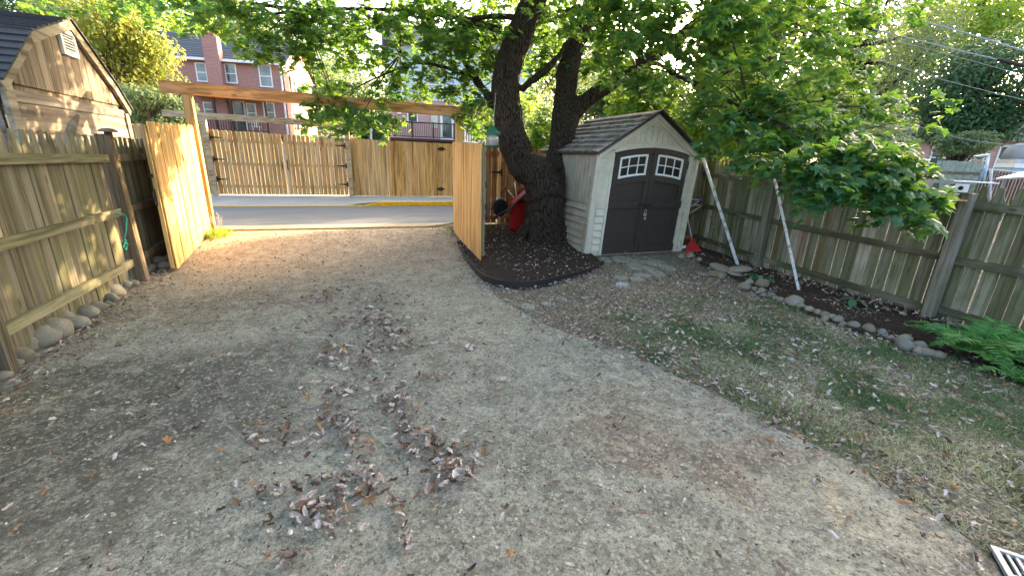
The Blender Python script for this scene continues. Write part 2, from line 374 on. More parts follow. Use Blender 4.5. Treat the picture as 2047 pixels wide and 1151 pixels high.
def concrete(name, base):
    k = NM(name); c = k.co(); f = k.noise(c, 70, 4, .7); b = k.noise(c, 1.8, 6, .6)
    col = k.mix(k.ramp(b, ((.35, 0), (.7, .6))), k.ramp(f, ((.3, tuple(q*.8 for q in base)), (.7, tuple(min(1, q*1.15) for q in base)))), tuple(q*.75 for q in base))
    k.bump(f, .3, .004); return k.fin(col, .9, .15)
def rock_mat():
    k = NM('river_stone'); oi = k.n.new('ShaderNodeObjectInfo'); c = k.co(); n = k.noise(c, 14, 6, .6)
    b = k.ramp(oi.outputs['Random'], ((0, (.20,.17,.12)), (.3, (.27,.24,.18)), (.55, (.19,.185,.16)), (.8, (.33,.29,.22)), (1, (.24,.20,.15))))
    col = k.mix(k.ramp(n, ((.35, .5), (.65, 0))), b, (.07,.065,.05)); k.bump(n, .35, .01); return k.fin(col, .75, .3)
M_drive, M_soil, M_mulch, M_asph = drive_mat(), soil_mat(), mulch_mat(), asphalt()
M_walk = concrete('sidewalk_concrete', (.36,.36,.35)); M_apron = concrete('apron_concrete', (.38,.32,.25)); M_rock = rock_mat()
M_flag = concrete('flagstone', (.27,.26,.22)); M_yellow = plain('worn_yellow_paint', (.72,.44,.03), .7, .2, .2)
M_bedsoil = mulch_mat(); 

# ---------------------------------------------------------------- ground
def axis_pts(lo, hi, near0, near1, st):
    a = list(np.arange(near0, near1+1e-6, st)); q = near1; s_ = st
    while q < hi: s_ *= 1.35; q += s_; a.append(q)
    q = near0; s_ = st
    while q > lo: s_ *= 1.35; q -= s_; a.insert(0, q)
    return a
xs = axis_pts(-260, 260, -9, 14, .5); ys = axis_pts(-60, 320, -3, 32, .4)
g = MB(); nx = len(xs)
g.add([(x, y, H(x, y)) for y in ys for x in xs], [(j*nx+i, j*nx+i+1, (j+1)*nx+i+1, (j+1)*nx+i) for j in range(len(ys)-1) for i in range(nx-1)], .5, True)
tag(g.build('ground', M_soil), 'leaf strewn earth and thin lawn', None, None, 'structure')

def sheet(name, pts, mt, dz, step=.3, hfun=None):
    """flat or draped sheet inside an outline, cut into a grid so that it follows the ground"""
    import bmesh
    bm = bmesh.new(); vs = [bm.verts.new((p[0], p[1], 0)) for p in pts]; bm.faces.new(vs)
    x0, x1 = min(p[0] for p in pts), max(p[0] for p in pts); y0, y1 = min(p[1] for p in pts), max(p[1] for p in pts)
    n = int((y1-y0)/step)
    for k in range(1, n+1): bmesh.ops.bisect_plane(bm, geom=bm.verts[:]+bm.edges[:]+bm.faces[:], plane_co=(0, y0+(y1-y0)*k/(n+1), 0), plane_no=(0, 1, 0))
    n = int((x1-x0)/step)
    for k in range(1, n+1): bmesh.ops.bisect_plane(bm, geom=bm.verts[:]+bm.edges[:]+bm.faces[:], plane_co=(x0+(x1-x0)*k/(n+1), 0, 0), plane_no=(1, 0, 0))
    hf = hfun or H
    for v in bm.verts: v.co.z = hf(v.co.x, v.co.y)+dz
    bmesh.ops.recalc_face_normals(bm, faces=bm.faces[:])
    me = bpy.data.meshes.new(name); bm.to_mesh(me); bm.free()
    if me.polygons[0].normal.z < 0: me.flip_normals()
    me.materials.append(mt); o = bpy.data.objects.new(name, me); COL.objects.link(o); return o

def rough_edge(pts, amp, st=.08):
    out = []
    for i in range(len(pts)-1):
        a, b = Vector(pts[i]), Vector(pts[i+1]); n = max(1, int((b-a).length/st)); nrm = Vector((-(b-a).y, (b-a).x)).normalized()
        for k in range(n):
            p = a.lerp(b, k/n); q = mnoise.noise(Vector((p.x*2.3, p.y*2.3, 3)))+.5*mnoise.noise(Vector((p.x*9, p.y*9, 8)))
            out.append(p+nrm*q*amp)
    out.append(Vector(pts[-1])); return out
edge_px = [(1985, 1120), (1850, 1020), (1700, 925), (1550, 855), (1400, 772), (1250, 705), (1100, 655), (1010, 605), (965, 565), (930, 515), (905, 478)]
edge = [gz(*p).xy for p in edge_px]
edge = [Vector((2.9, -.6)), Vector((2.78, .3))] + edge + [Vector((2.36, 9.1))]
DEDGE = rough_edge(edge, .05)
dr = [Vector((-2.45, -.6))] + DEDGE + [Vector((-2.0, 9.5)), Vector((-2.2, 7.4)), Vector((-2.45, 6.5))]
tag(sheet('driveway', dr, M_drive, .008), 'dusty worn driveway scattered with leaves', None, None, 'structure')
def on_drive(x, y):
    if not (-2.3 < x): return False
    for i in range(len(edge)-1):
        a, b = edge[i], edge[i+1]
        if min(a.y, b.y) <= y <= max(a.y, b.y)+1e-9 and abs(b.y-a.y) > 1e-6:
            return x < a.x+(b.x-a.x)*(y-a.y)/(b.y-a.y)
    return x < 2.7

# street frame: s runs along the street, t across it
SD = Vector((math.cos(R_(5.5)), -math.sin(R_(5.5)))); SN = Vector((math.sin(R_(5.5)), math.cos(R_(5.5)))); SO = Vector((0, 9.93))
def st(s, t, z=0): p = SO+SD*s+SN*t; return Vector((p.x, p.y, z))
ZS = .15
def strip(name, s0, s1, t0, t1, z, mt, label):
    b = MB(); n = 40
    for k in range(n):
        a, c = s0+(s1-s0)*k/n, s0+(s1-s0)*(k+1)/n
        b.add([st(a, t0, z), st(c, t0, z), st(c, t1, z), st(a, t1, z)], [(0, 1, 2, 3)], .5)
    return tag(b.build(name, mt), label, None, None, 'structure')
strip('street', -60, 60, .0, 3.32, ZS+.006, M_asph, 'grey asphalt street')
# near kerb line with the dropped driveway mouth, painted yellow
ap = MB()
ap.prism([(-2.35, -.42), (2.55, -.42), (2.75, 0), (-2.5, 0)], (SO.x, SO.y, ZS-.02), (SD.x, SD.y, 0), (SN.x, SN.y, 0), (0, 0, 1), .030, .5)
tag(ap.build('driveway_apron', M_apron), 'concrete apron between street and driveway', None, None, 'structure')
M_yellow2 = plain('dusty_yellow_paint', (.42,.29,.10), .8, .2, .2)
def kerb(name, prof, z0, mt, width=.05):
    b = MB()
    for i in range(len(prof)-1):
        (s0, t0, h0), (s1, t1, h1) = prof[i], prof[i+1]
        a, c = st(s0, t0, z0), st(s1, t1, z0); w_ = SN*width; w3 = Vector((w_.x, w_.y, 0))
        vs = [a, c, c+Vector((0,0,h1)), a+Vector((0,0,h0)), a+w3, c+w3, c+w3+Vector((0,0,h1)), a+w3+Vector((0,0,h0))]
        b.add(vs, [(0,1,2,3), (3,2,6,7), (5,4,7,6), (1,0,4,5)], .5)
    return b.build(name, mt)
o = kerb('near_kerb', [(-30, -.16, .06), (-3.0, -.16, .06), (-2.35, -.5, .03), (0, -.5, .025), (2.0, -.5, .03), (2.35, -.4, .05), (2.75, -.16, .07)], ZS-.01, M_yellow2, .035)
tag(o, 'thin yellow kerb edge dipping at the driveway mouth', None, None, 'structure')
kf = [(-60, 3.32, .02), (-.2, 3.32, .022), (.55, 3.32, .03), (.95, 3.32, .1), (1.15, 3.32, .13), (60, 3.32, .13)]
tag(kerb('far_kerb', kf, ZS, M_yellow, .13), 'yellow painted kerb across the street', None, None, 'structure')
sw = MB()
def swz(s, t):
    full = .125 if t > 1.2 else 0
    ramp_ = sm((s+.1)/1.3)
    base = .018+.105*sm((t-3.4)/1.7)
    return ZS + base*(1-ramp_)+.124*ramp_
for i in range(-60, 60):
    for j in range(8):
        a, c = i*.5, (i+1)*.5; t0, t1 = 3.45+j*.26, 3.45+(j+1)*.26
        sw.add([st(a, t0, swz(a, t0)), st(c, t0, swz(c, t0)), st(c, t1, swz(c, t1)), st(a, t1, swz(a, t1))], [(0, 1, 2, 3)], .5)
tag(sw.build('sidewalk', M_walk), 'grey concrete sidewalk across the street', None, None, 'structure')

# ---------------------------------------------------------------- fences
def picket(b, base, u, nrm, wd, h, th, style, var=None, lean=0.):
    """one board: base point, u along the fence, nrm outwards"""
    k = wd/2
    if style == 'gothic': pts = [(-k, 0), (k, 0), (k, h-.15), (k*.62, h-.10), (k*.34, h), (-k*.34, h), (-k*.62, h-.10), (-k, h-.15)]
    elif style == 'dog': pts = [(-k, 0), (k, 0), (k, h-.035), (k*.6, h), (-k*.6, h), (-k, h-.035)]
    else: pts = [(-k, 0), (k, 0), (k, h), (-k, h)]
    U = Vector((u[0], u[1], 0)); V = Vector((u[0]*lean, u[1]*lean, 1))
    b.prism(pts, base, U, V, (nrm[0], nrm[1], 0), th, var)
def panel(p0, p1, z0, z1, h0, h1, wd, gap, style, nrm, th=.016, jit=.01, lean=0., vr=None, gapj=0):
    b = MB(); p0, p1 = Vector(p0), Vector(p1); L = (p1-p0).length; u = (p1-p0)/L; n = max(1, int(round(L/(wd+gap)))); stp = L/n
    for k in range(n):
        t = (k+.5)/n; c = p0+(p1-p0)*t
        o_ = rnd.uniform(-.006, .006)
        picket(b, (c.x+nrm[0]*o_, c.y+nrm[1]*o_, z0+(z1-z0)*t), u, nrm, stp-gap-rnd.uniform(-gapj, gapj), h0+(h1-h0)*t-(z0+(z1-z0)*t)+rnd.uniform(-jit, jit), th, style,
               rnd.random() if vr is None else rnd.uniform(*vr), lean+rnd.uniform(-.004, .004))
    return b

# left fence, along x = -2.4
lf = empty('picket_fence', (-2.4, 5, 0), 'weathered olive brown picket fence with three rails down the left side', 'fence')
panel((-2.4, -2.5), (-2.4, 6.55), .03, .03, 1.82, 1.775, .135, .005, 'gothic', (-1, 0), lean=-.0).build('pickets', M_left, lf)
panel((-2.4, 6.85), (-2.4, 9.45), .05, .1, 1.76, 1.76, .135, .006, 'gothic', (-1, 0), vr=(0, .3)).build('pickets', M_left, lf)
for z, zz in ((1.56, 1.52), (.93, .90), (.32, .27)):
    b = MB(); b.beam((-2.36, -2.5, z+.03), (-2.36, 4.05, z), .04, .09); b.beam((-2.36, 4.05, z), (-2.36, 6.6, zz), .042, .088); b.build('rail', M_leftrail, lf)
    b = MB(); b.beam((-2.365, 6.76, zz), (-2.365, 9.4, zz), .04, .088); b.build('rail', M_leftdark, lf)
b = MB(); b.beam((-2.33, 6.68, 0), (-2.37, 6.68, 1.79), .13, .13, (0, 1, 0)); b.build('post', M_leftdark, lf)
b = MB(); b.beam((-2.36, 4.10, -.02), (-2.36, 4.10, .75), .10, .10, (0, 1, 0)); b.build('post', M_left, lf)
sl = empty('solar_light', (-2.3, 6.66, 1.79), 'small grey solar cap light on the left fence post', 'light')
b = MB(); b.lathe([(.0, .055), (.05, .05), (.085, .03), (.09, .012), (.02, .01)], (-2.3, 6.62, 1.80), 16); b.build('cap', M_leftdark, sl)
b = MB(); b.box((-2.3, 6.62, 1.80), (.06, .06, .03)); b.build('bracket', M_black, sl)
b = MB(); pr = [px(232, 426, -2.28), px(246, 428, -2.25), px(253, 436, -2.24), px(252, 460, -2.24), px(249, 480, -2.24), px(250, 492, -2.24)]
b.tube(pr, .009, 6); b.tube([px(252, 480, -2.24), px(246, 494, -2.23), px(251, 500, -2.23), px(254, 488, -2.24)], .011, 6)
b.lathe([(.0, -.03), (.025, -.015), (.025, .015), (0, .03)], px(251, 488, -2.24), 8)
tag(b.build('rope', M_teal), 'frayed teal rope tied to the left fence post', 'rope')

# right fence
RP = [Vector((7.25, 9.6)), Vector((7.03, 6.75)), Vector((6.70, 4.86)), Vector((6.53, 2.44)), Vector((6.16, -.3)), Vector((5.9, -3))]
RZ = [1.78, 1.76, 1.66, 1.54, 1.53, 1.53]
rf = empty('mossy_fence', (6.7, 4, 0), 'mossy grey green picket fence with rails and posts along the right side', 'fence')
for i, vr in ((0, None), (1, None), (2, None), (3, None), (4, None)):
    a, c = RP[i], RP[i+1]; d = (c-a).normalized(); n_ = Vector((-d.y, d.x))   # away from the yard (+x)
    if n_.x < 0: n_ = -n_
    ztop0 = RZ[i]+(0 if i != 2 else -.02); ztop1 = RZ[i+1]+(.02 if i == 1 else 0)
    panel(a, c, -.03, -.03, ztop0, ztop1, (.105 if i < 2 else .130), (.007 if i < 2 else .015), 'gothic', n_, gapj=.003).build('pickets', M_right, rf)
    off = -n_*.022
    for j, zz in enumerate(((.20, .85, 1.46), (.20, .85, 1.46), (.16, .80, 1.42), (.13, .72, 1.33), (.12, .70, 1.30))[i]):
        zb = (.16, .80, 1.40)[j] if i == 1 else ((.10, .73, 1.30)[j] if i == 2 else zz-.01)
        b = MB(); b.beam((a.x+off.x, a.y+off.y, zz), (c.x+off.x, c.y+off.y, zb), .04, .085); b.build('rail', M_rightrail, rf)
for i, hh in ((1, 1.66), (2, 1.60), (3, 1.46), (4, 1.45)):
    p = RP[i]; b = MB(); b.beam((p.x-.09, p.y, 0), (p.x-.10, p.y, hh), .115, .10, (0, 1, 0)); b.build('post', M_rightpost, rf)
pc = empty('solar_light', (6.6, 4.86, 1.6), 'white solar cap on the fence post beside the leaning pipe', 'light')
b = MB(); b.box((6.6, 4.86, 1.612), (.13, .13, .022)); b.lathe([(.05, .02), (.045, .035), (0, .05)], (6.6, 4.86, 1.603), 12); b.build('cap', M_white, pc)
b = MB(); b.box((6.6, 4.86, 1.595), (.09, .09, .012)); b.build('bracket', M_black, pc)

# new pine gate: overhead frame and its two open leaves
gf = empty('overhead_gate_frame', (.2, 9.5, ZS), 'tall new pine gate frame with beam spanning the driveway mouth', 'arch')
LP = Vector((-2.14, 9.62)); RPp = Vector((2.62, 9.2))
for p, zt in ((LP, 2.52), (RPp, 2.40)):
    b = MB(); b.beam((p.x, p.y, .1), (p.x, p.y, zt), .14, .14, (0, 1, 0)); b.build('post', M_pine, gf)
bl, br = py(322, 173, 9.66), py(938, 226, 9.18)
b = MB(); b.beam((bl.x, bl.y, bl.z), (br.x, br.y, br.z), .17, .185); b.build('beam', M_pinebeam, gf)
def tstrap(b, c, u, n, L=.28, hh=.16):      # T hinge: vertical plate and tapering strap
    c, u, n = Vector(c), Vector(u), Vector(n); V = Vector((0, 0, 1))
    b.prism([(-.022, -hh/2), (.022, -hh/2), (.022, hh/2), (-.022, hh/2)], c, u, V, n, .006)
    b.prism([(.023, -.035), (.06, -.028), (L*.75, -.012), (L*.8, -.02), (L, 0), (L*.8, .02), (L*.75, .012), (.06, .028), (.023, .035)], c, u, V, n, .007)
lg = empty('gate_leaf', (-2.08, 8.4, .1), 'sunlit open leaf of new pine boards against the left fence', 'gate')
LG0, LG1 = Vector((-2.08, 7.12)), Vector((-2.13, 9.5))
panel(LG0, LG1, .03, .14, 1.97, 2.03, .138, .003, 'dog', (1, 0), jit=.004, lean=.0).build('boards', M_pine, lg)
for z in (.4, 1.0, 1.7):
    b = MB(); b.beam((LG0.x-.03, LG0.y+.01, z), (LG1.x-.03, LG1.y, z+.05), .04, .09); b.build('rail', M_pine, lg)
b = MB(); b.beam((LG0.x-.028, LG0.y+.02, .06), (LG0.x-.028, LG0.y+.02, 1.93), .045, .09, (0, 1, 0)); b.build('stile', M_pine, lg)
b = MB()
hp = Vector((LG0.x-.052, LG0.y-.028, 1.02))
b.box(hp, (.03, .012, .22)); b.tube([hp+Vector((0, -.01, .09)), hp+Vector((0, -.05, .07)), hp+Vector((0, -.05, -.07)), hp+Vector((0, -.01, -.09))], .008, 6)
b.build('handle', M_black, lg)
b = MB(); b.box((LG0.x-.05, LG0.y-.028, 1.3), (.05, .014, .05)); b.build('latch', M_black, lg)
rg = empty('gate_leaf', (2.25, 7.5, .1), 'open leaf of new pine boards standing left of the maple', 'gate')
RG0, RG1 = Vector((2.20, 6.45)), Vector((2.33, 8.62))
panel(RG0, RG1, .04, .12, 1.85, 1.92, .112, .003, 'dog', (-1, 0), jit=.004).build('boards', M_pine, rg)
for z in (.4, 1.0, 1.7):
    b = MB(); b.beam((RG0.x+.03, RG0.y+.02, z), (RG1.x+.03, RG1.y, z), .04, .09); b.build('rail', M_pine, rg)
b = MB(); b.beam((RG0.x+.025, RG0.y+.012, .12), (RG0.x+.025, RG0.y+.012, 1.82), .04, .07, (0, 1, 0)); b.build('stile', M_left, rg)
for z in (.75, .9, 1.25): b = MB(); b.box((RG0.x+.055, RG0.y-.005, z), (.035, .02, .1)); b.build('latch', M_black, rg)

# brown board section between the gate post and the shed
sf = empty('board_fence_section', (3.6, 9.45, .12), 'dark backlit board fence section between right gate leaf and maple', 'fence')
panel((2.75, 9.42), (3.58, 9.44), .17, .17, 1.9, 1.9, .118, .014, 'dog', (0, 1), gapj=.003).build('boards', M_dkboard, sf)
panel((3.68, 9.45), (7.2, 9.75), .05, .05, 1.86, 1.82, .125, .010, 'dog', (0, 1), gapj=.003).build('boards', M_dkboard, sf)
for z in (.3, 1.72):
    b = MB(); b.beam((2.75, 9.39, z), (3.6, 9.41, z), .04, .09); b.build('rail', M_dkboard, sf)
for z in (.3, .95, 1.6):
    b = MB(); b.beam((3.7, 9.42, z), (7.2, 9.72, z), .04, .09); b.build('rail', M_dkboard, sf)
b = MB(); b.beam((3.63, 9.42, .05), (3.63, 9.42, 1.9), .05, .05, (0, 1, 0)); b.build('post', M_pine, sf)
for z in (1.32, .5): b = MB(); tstrap(b, (3.66, 9.37, z), (-1, 0, 0), (0, -1, 0)); b.build('hinge', M_black, sf)

# fence across the street
FD = Vector((.9915, -.1305)); FO = Vector((-3.1, 15.5)); FZ = .262
def fp(s): return FO+FD*s
def ft(s): return 2.17-.028*s     # top of boards
nf = Vector((-FD.y, FD.x))        # away from us
def sx(x, y=300):                 # s of the photo column on that fence
    d = ray(x, y); A = np.array([[d.x, -FD.x], [d.y, -FD.y]]); r = np.linalg.solve(A, np.array([FO.x, FO.y])); return float(r[1])
s_gl, s_gm, s_gr = sx(437, 388), sx(577, 389), sx(701, 389)
ff = empty('board_fence', (0, 15.2, FZ), 'tan board fence across the street left of its double gate', 'fence')
panel(fp(-14), fp(s_gl-.12), FZ+.03, FZ+.03, ft(-14), ft(s_gl-.1), .135, .004, 'dog', nf, gapj=.002).build('boards', M_far, ff)
b = MB(); b.beam((*fp(-14), .7), (*fp(s_gl-.1), .7), .04, .09); b.build('rail', M_far, ff)
f2 = empty('board_fence', (3, 14.8, FZ), 'golden board fence across the street right of the double gate', 'fence')
s_n = sx(778, 390)
panel(fp(s_gr+.1), fp(s_n), FZ+.02, FZ+.02, ft(s_gr), ft(s_n), .125, .004, 'dog', nf, gapj=.003).build('boards', M_far, f2)
panel(fp(s_n+.01), fp(26), FZ+.02, FZ+.02, ft(s_n)-.0, ft(26)+.3, .135, .003, 'dog', nf, gapj=.002).build('boards', M_far2, f2)
for x, y in ((882, 298), (881, 378)):
    b = MB(); s_ = sx(x, y); q = fp(s_); q = Vector((q.x, q.y, 0)); D = q.length; d = ray(x, y); zz = CAMZ+d.z*(q.y/d.y)
    b.prism([(-.17, 0), (-.10, .02), (-.05, .06), (.05, .06), (.10, .02), (.17, 0), (.10, -.02), (.05, -.06), (-.05, -.06), (-.10, -.02)], (q.x-nf.x*.01, q.y-nf.y*.01, zz), (FD.x, FD.y, 0), (0, 0, 1), (-nf.x, -nf.y, 0), .012)
    b.build('hinge', M_black, f2)
fg = empty('overhead_gate_frame', (*fp((s_gl+s_gr)/2), FZ), 'tan post and beam frame over the gate across the street', 'arch')
for s_ in (s_gl-.05, s_gr+.04):
    q = fp(s_)-nf*.06; b = MB(); b.beam((q.x, q.y, .2), (q.x, q.y, 2.52-.03*s_), .13, .13, (nf.x, nf.y, 0)); b.build('post', M_farbeam, fg)
zl = py(379, 229, fp(0).y).z; zr = py(721, 252, fp(s_gr+.2).y-.1).z
qa, qb = fp(s_gl-1.0)-nf*.06, fp(s_gr+.3)-nf*.06
b = MB(); L = (qb-qa).length; dv = Vector((qb.x-qa.x, qb.y-qa.y, zr-zl))/L
b.prism([(0, -.085), (L-.12, -.085), (L, .02), (L, .085), (0, .085)], (qa.x+nf.x*.07, qa.y+nf.y*.07, zl), dv, (0, 0, 1), (-nf.x, -nf.y, 0), .14)
b.build('beam', M_farbeam, fg)
for a, c, lab in ((s_gl+.03, s_gm-.012, 'left'), (s_gm+.03, s_gr-.06, 'right')):
    e = empty('far_gate_leaf', (*fp((a+c)/2), FZ), '%s leaf of the closed tan board gate across the street' % lab, 'gate')
    panel(fp(a), fp(c), FZ+.05, FZ+.05, ft(a)-.02, ft(c)-.02, .105, .016, 'dog', nf, gapj=.005).build('boards', M_far, e)
    for z in (.55, 1.2, 1.85):
        b = MB(); p_, q_ = fp(a)+nf*.035, fp(c)+nf*.035; b.beam((*p_, z), (*q_, z), .035, .08); b.build('rail', M_far, e)
    for z in (.75, 1.32, 1.93):
        hs, sg = (a+.0, 1) if lab == 'left' else (c-.0, -1)
        zz = z-.03*hs; q = fp(hs)-nf*.004; b = MB()
        tstrap(b, (q.x-nf.x*.0, q.y, zz), (FD.x*sg, FD.y*sg, 0), (-nf.x, -nf.y, 0), .3); b.build('hinge', M_black, e)
    b = MB(); hs = c-.05 if lab == 'left' else a+.05; q = fp(hs)-nf*.012
    b.tube([(q.x, q.y, 1.35), (q.x-nf.x*.05, q.y-nf.y*.05, 1.28), (q.x-nf.x*.05, q.y-nf.y*.05, 1.12), (q.x, q.y, 1.05)], .014, 6); b.build('handle', M_black, e)

# ---------------------------------------------------------------- neighbour's gambrel shed behind the left fence
def onx(x, y, X=-3.3): p = px(x, y, X); return (p.y, p.z)
gs = empty('gambrel_shed', (-4.5, 8.5, 0), 'tan gambrel roofed neighbour shed with white louvre vent behind left fence', 'shed')
X0 = -3.3
kl, pk, kr, er = onx(45, 61), onx(127, 37), onx(222, 168), onx(254, 220)
yl, yr = onx(16, 200)[0]-.0, er[0]-.18
zeL, zeR = onx(8, 160)[1], er[1]
band = lambda y: 2.33-.0*(y-yl)
gw = MB()   # vertical siding boards of the gable
nb = 15
def roofz(y, inset=0):
    P = [(yl-.1, zeL), (kl[0], kl[1]), (pk[0], pk[1]), (kr[0], kr[1]), (er[0], er[1])]
    for i in range(4):
        if P[i][0] <= y <= P[i+1][0]: t = (y-P[i][0])/(P[i+1][0]-P[i][0]); return P[i][1]*(1-t)+P[i+1][1]*t-inset
    return zeR-inset
zb = (onx(14, 165)[1]+onx(243, 221)[1])/2
Wd = yr-yl
for k in range(nb):
    a = yl+Wd*k/nb+.004; c = yl+Wd*(k+1)/nb-.004
    pts = [(a, zb+.04), (c, zb+.04), (c, max(zb+.05, roofz(c, .02)))]
    for q in (kl[0], pk[0], kr[0]):
        if a < q < c: pts.append((q, roofz(q, .02)))
    pts.append((a, max(zb+.05, roofz(a, .02))))
    gw.prism(pts, (X0, 0, 0), (0, 1, 0), (0, 0, 1), (-1, 0, 0), .03)
gw.box((X0-.04, (yl+yr)/2, 1.2), (.02, Wd-.02, 2.3), var=.1)
gw.build('gable_boards', M_gam, gs)
gl = MB(); z = zb-.03
for k, hh in enumerate((.14, .34, .34, .34, .34, .34, .3)):
    gl.prism([(0, -hh+.01), (.028, -hh+.01), (.012, 0), (0, 0)], (X0, yl+.02, z), (1, 0, 0), (0, 0, 1), (0, 1, 0), Wd-.04); z -= hh
gl.build('lap_siding', M_gamh, gs)
for yy_, w_, h_ in ((yl-.02, .16, 2.3), (yr, .14, 2.2)): gt = MB(); gt.box((X0+.022, yy_, h_/2), (.05, w_, h_)); gt.build('corner_trim', M_gamtrim, gs)
gt = MB()
P = [(yl-.16, zeL-.02), kl, pk, kr, er]
for i in range(4):
    a, c = P[i], P[i+1]; d = Vector((c[0]-a[0], c[1]-a[1])).normalized(); nn = Vector((d.y, -d.x))
    gt.prism([a, c, (c[0]+nn.x*.13, c[1]+nn.y*.13), (a[0]+nn.x*.13, a[1]+nn.y*.13)], (X0+.005+.003*i, 0, 0), (0, 1, 0), (0, 0, 1), (1, 0, 0), .05)
gt.build('rake_trim', M_gamtrim, gs)
rfm = MB()
for i in range(4):
    a, c = Vector(P[i]), Vector(P[i+1]); nrow = max(3, int((c-a).length/.14)); d = (c-a).normalized(); nn = Vector((-d.y, d.x))
    flip = i >= 2
    for r in range(nrow):
        p = a.lerp(c, r/nrow); q = a.lerp(c, (r+1)/nrow)
        lo, hi = (q, p) if flip else (p, q)
        rfm.prism([(lo.x, lo.y), (hi.x, hi.y), (hi.x+nn.x*.012, hi.y+nn.y*.012), (lo.x+nn.x*.035, lo.y+nn.y*.035)], (X0+.09, 0, 0), (0, 1, 0), (0, 0, 1), (-1, 0, 0), 3.9)
rfm.build('roof', M_gamroof, gs)
gd = MB(); gd.box((X0-1.9, yl+.05, 1.1), (3.6, .05, 2.2)); gd.build('side_wall', M_gamh, gs)
gd = MB(); gd.prism([(0, 0), (3.9, 0), (3.9, .16), (0, .16)], (X0+.06, kl[0]-.36, kl[1]-.36), (-1, 0, 0), (0, .55, .83), (0, -1, 0), .03); gd.build('fascia', M_gamtrim, gs)
v1, v2, v3, v4 = onx(116, 58), onx(148, 78), onx(148, 118), onx(128, 105)
vy0, vy1 = onx(118, 80)[0], onx(146, 95)[0]; vz0, vz1 = onx(140, 113)[1]+.02, onx(125, 63)[1]
vf = MB(); ym, zm = (vy0+vy1)/2, (vz0+vz1)/2
for yy_ in (vy0, vy1): vf.box((X0+.02, yy_, zm), (.04, .05, vz1-vz0+.05))
for z_ in (vz0, vz1): vf.box((X0+.021, ym, z_), (.042, vy1-vy0-.05, .05))
vo = vf.build('louvre_vent', M_white, gs)
n = 6; dk_ = MB(); dk_.box((X0+.006, ym, zm), (.006, vy1-vy0-.05, vz1-vz0-.05)); sub(dk_, 'dark_backing', M_black, vo)  # black sheet standing in for the shade between the louvre slats
lv = MB()
for k in range(n):
    z_ = vz0+.03+(vz1-vz0-.06)*(k+.5)/n; lv.beam((X0+.022, vy0+.026, z_), (X0+.022, vy1-.026, z_), .026, .010, (.6, 0, .8))
sub(lv, 'slats', M_white, vo)
dw = MB(); a = px(138, 275, -2.75); c = px(155, 232, -2.75)
dw.tube([a-Vector((0, 0, .25)), a, a.lerp(c, .5)+Vector((0, -.02, 0)), c], [.05, .05, .045, .022], 10)
tag(dw.build('driftwood_stake', M_leftdark), 'brown crooked stake poking above the left fence', 'stake')

# ---------------------------------------------------------------- houses across the street
def frame(origin, ang, parent_label, name, cat):
    e = bpy.data.objects.new(name, None); COL.objects.link(e); e.location = origin; e.rotation_euler = (0, 0, ang)
    return tag(e, parent_label, cat)
def window(parent, x, z, wd, ht, face_y=0, name='window', lite=(2, 1), axis='y', sill=True, fm=None):
    """double hung window; axis 'y': in a wall whose outside looks along -y, 'x': along +x"""
    fm = fm or M_white; b = MB(); t = .07
    def put(bb, cx, cz, w_, h_, d0, d1):
        if axis == 'y': bb.box((cx, face_y-(d0+d1)/2, cz), (w_, d1-d0, h_))
        else: bb.box((face_y+(d0+d1)/2, cx, cz), (d1-d0, w_, h_))
    put(b, x-wd/2, z, t, ht+t, 0, .05); put(b, x+wd/2, z, t, ht+t, 0, .05)
    put(b, x, z+ht/2, wd-t, t, 0, .052); put(b, x, z-ht/2, wd+.1, t, 0, .07); put(b, x, z, wd-t, .05, 0, .04)
    w_ = b.build(name, fm, parent)
    p = MB(); put(p, x, z, wd-t, ht-t, .003, .012); p.build('pane', M_winglass, w_)
    return w_
k = NM('window_glass'); n_ = k.noise(k.co((1, 1, 1)), 1.3, 3); M_winglass = k.fin(k.ramp(n_, ((.4, (.05,.07,.08)), (.6, (.16,.20,.2)))), .08, .8)
hb = frame((-2.04, 33, 0), R_(-12.2), 'two storey red brick house with chimney and back porch across the street', 'brick_house', 'house')
# local x: negative = along the rear wall to the left, y = depth
Wh, Dh, ZE, ZA = 13.0, 7.4, 6.75, 8.7
b = MB(); b.box((-Wh/2, Dh/2, (ZE+1.2)/2), (Wh, Dh, ZE-1.2))
b.prism([(0, ZE), (Dh, ZE), (Dh/2, ZA-.08)], (0, 0, 0), (0, 1, 0), (0, 0, 1), (-1, 0, 0), Wh); b.build('wall', M_brick, hb)
b = MB()
for sgn in (0, 1):
    for r in range(14):
        t0, t1 = r/14, (r+1)/14; ov = .35
        def P_(t): y = -ov+(Dh/2+ov)*t; z = ZE-.12+(ZA+.05-ZE+.12)*t; return (y if not sgn else Dh-y, z)
        a, c = P_(t0), P_(t1); b.prism([(a[0], a[1]), (c[0], c[1]), (c[0], c[1]+.05), (a[0], a[1]+.09)], (.25, 0, 0), (0, 1, 0), (0, 0, 1), (-1, 0, 0), Wh+.5)
rfo = b.build('roof', M_roof, hb)
b = MB(); b.box((-Wh/2, -.36, ZE-.1), (Wh+.5, .12, .14)); b.box((-.12, -.1, 3.9), (.09, .09, 5.4)); b.box((.02, -.16, 6.4), (.09, .12, .3)); b.build('gutter', M_white, hb)
b = MB(); b.box((-3.75, -.28, 4.6), (.82, .55, 6.8)); b.box((-3.75, -.28, 8.03), (.92, .65, .14)); b.build('chimney', M_brick, hb)
for x, z, w_, h_ in ((-4.65, 5.95, .55, 1.0), (-3.02, 5.98, .6, 1.05), (-1.05, 5.95, .68, 1.2), (-7.0, 5.98, .7, 1.0), (-9.2, 5.98, .7, 1.0)):
    window(hb, x, z, w_, h_)
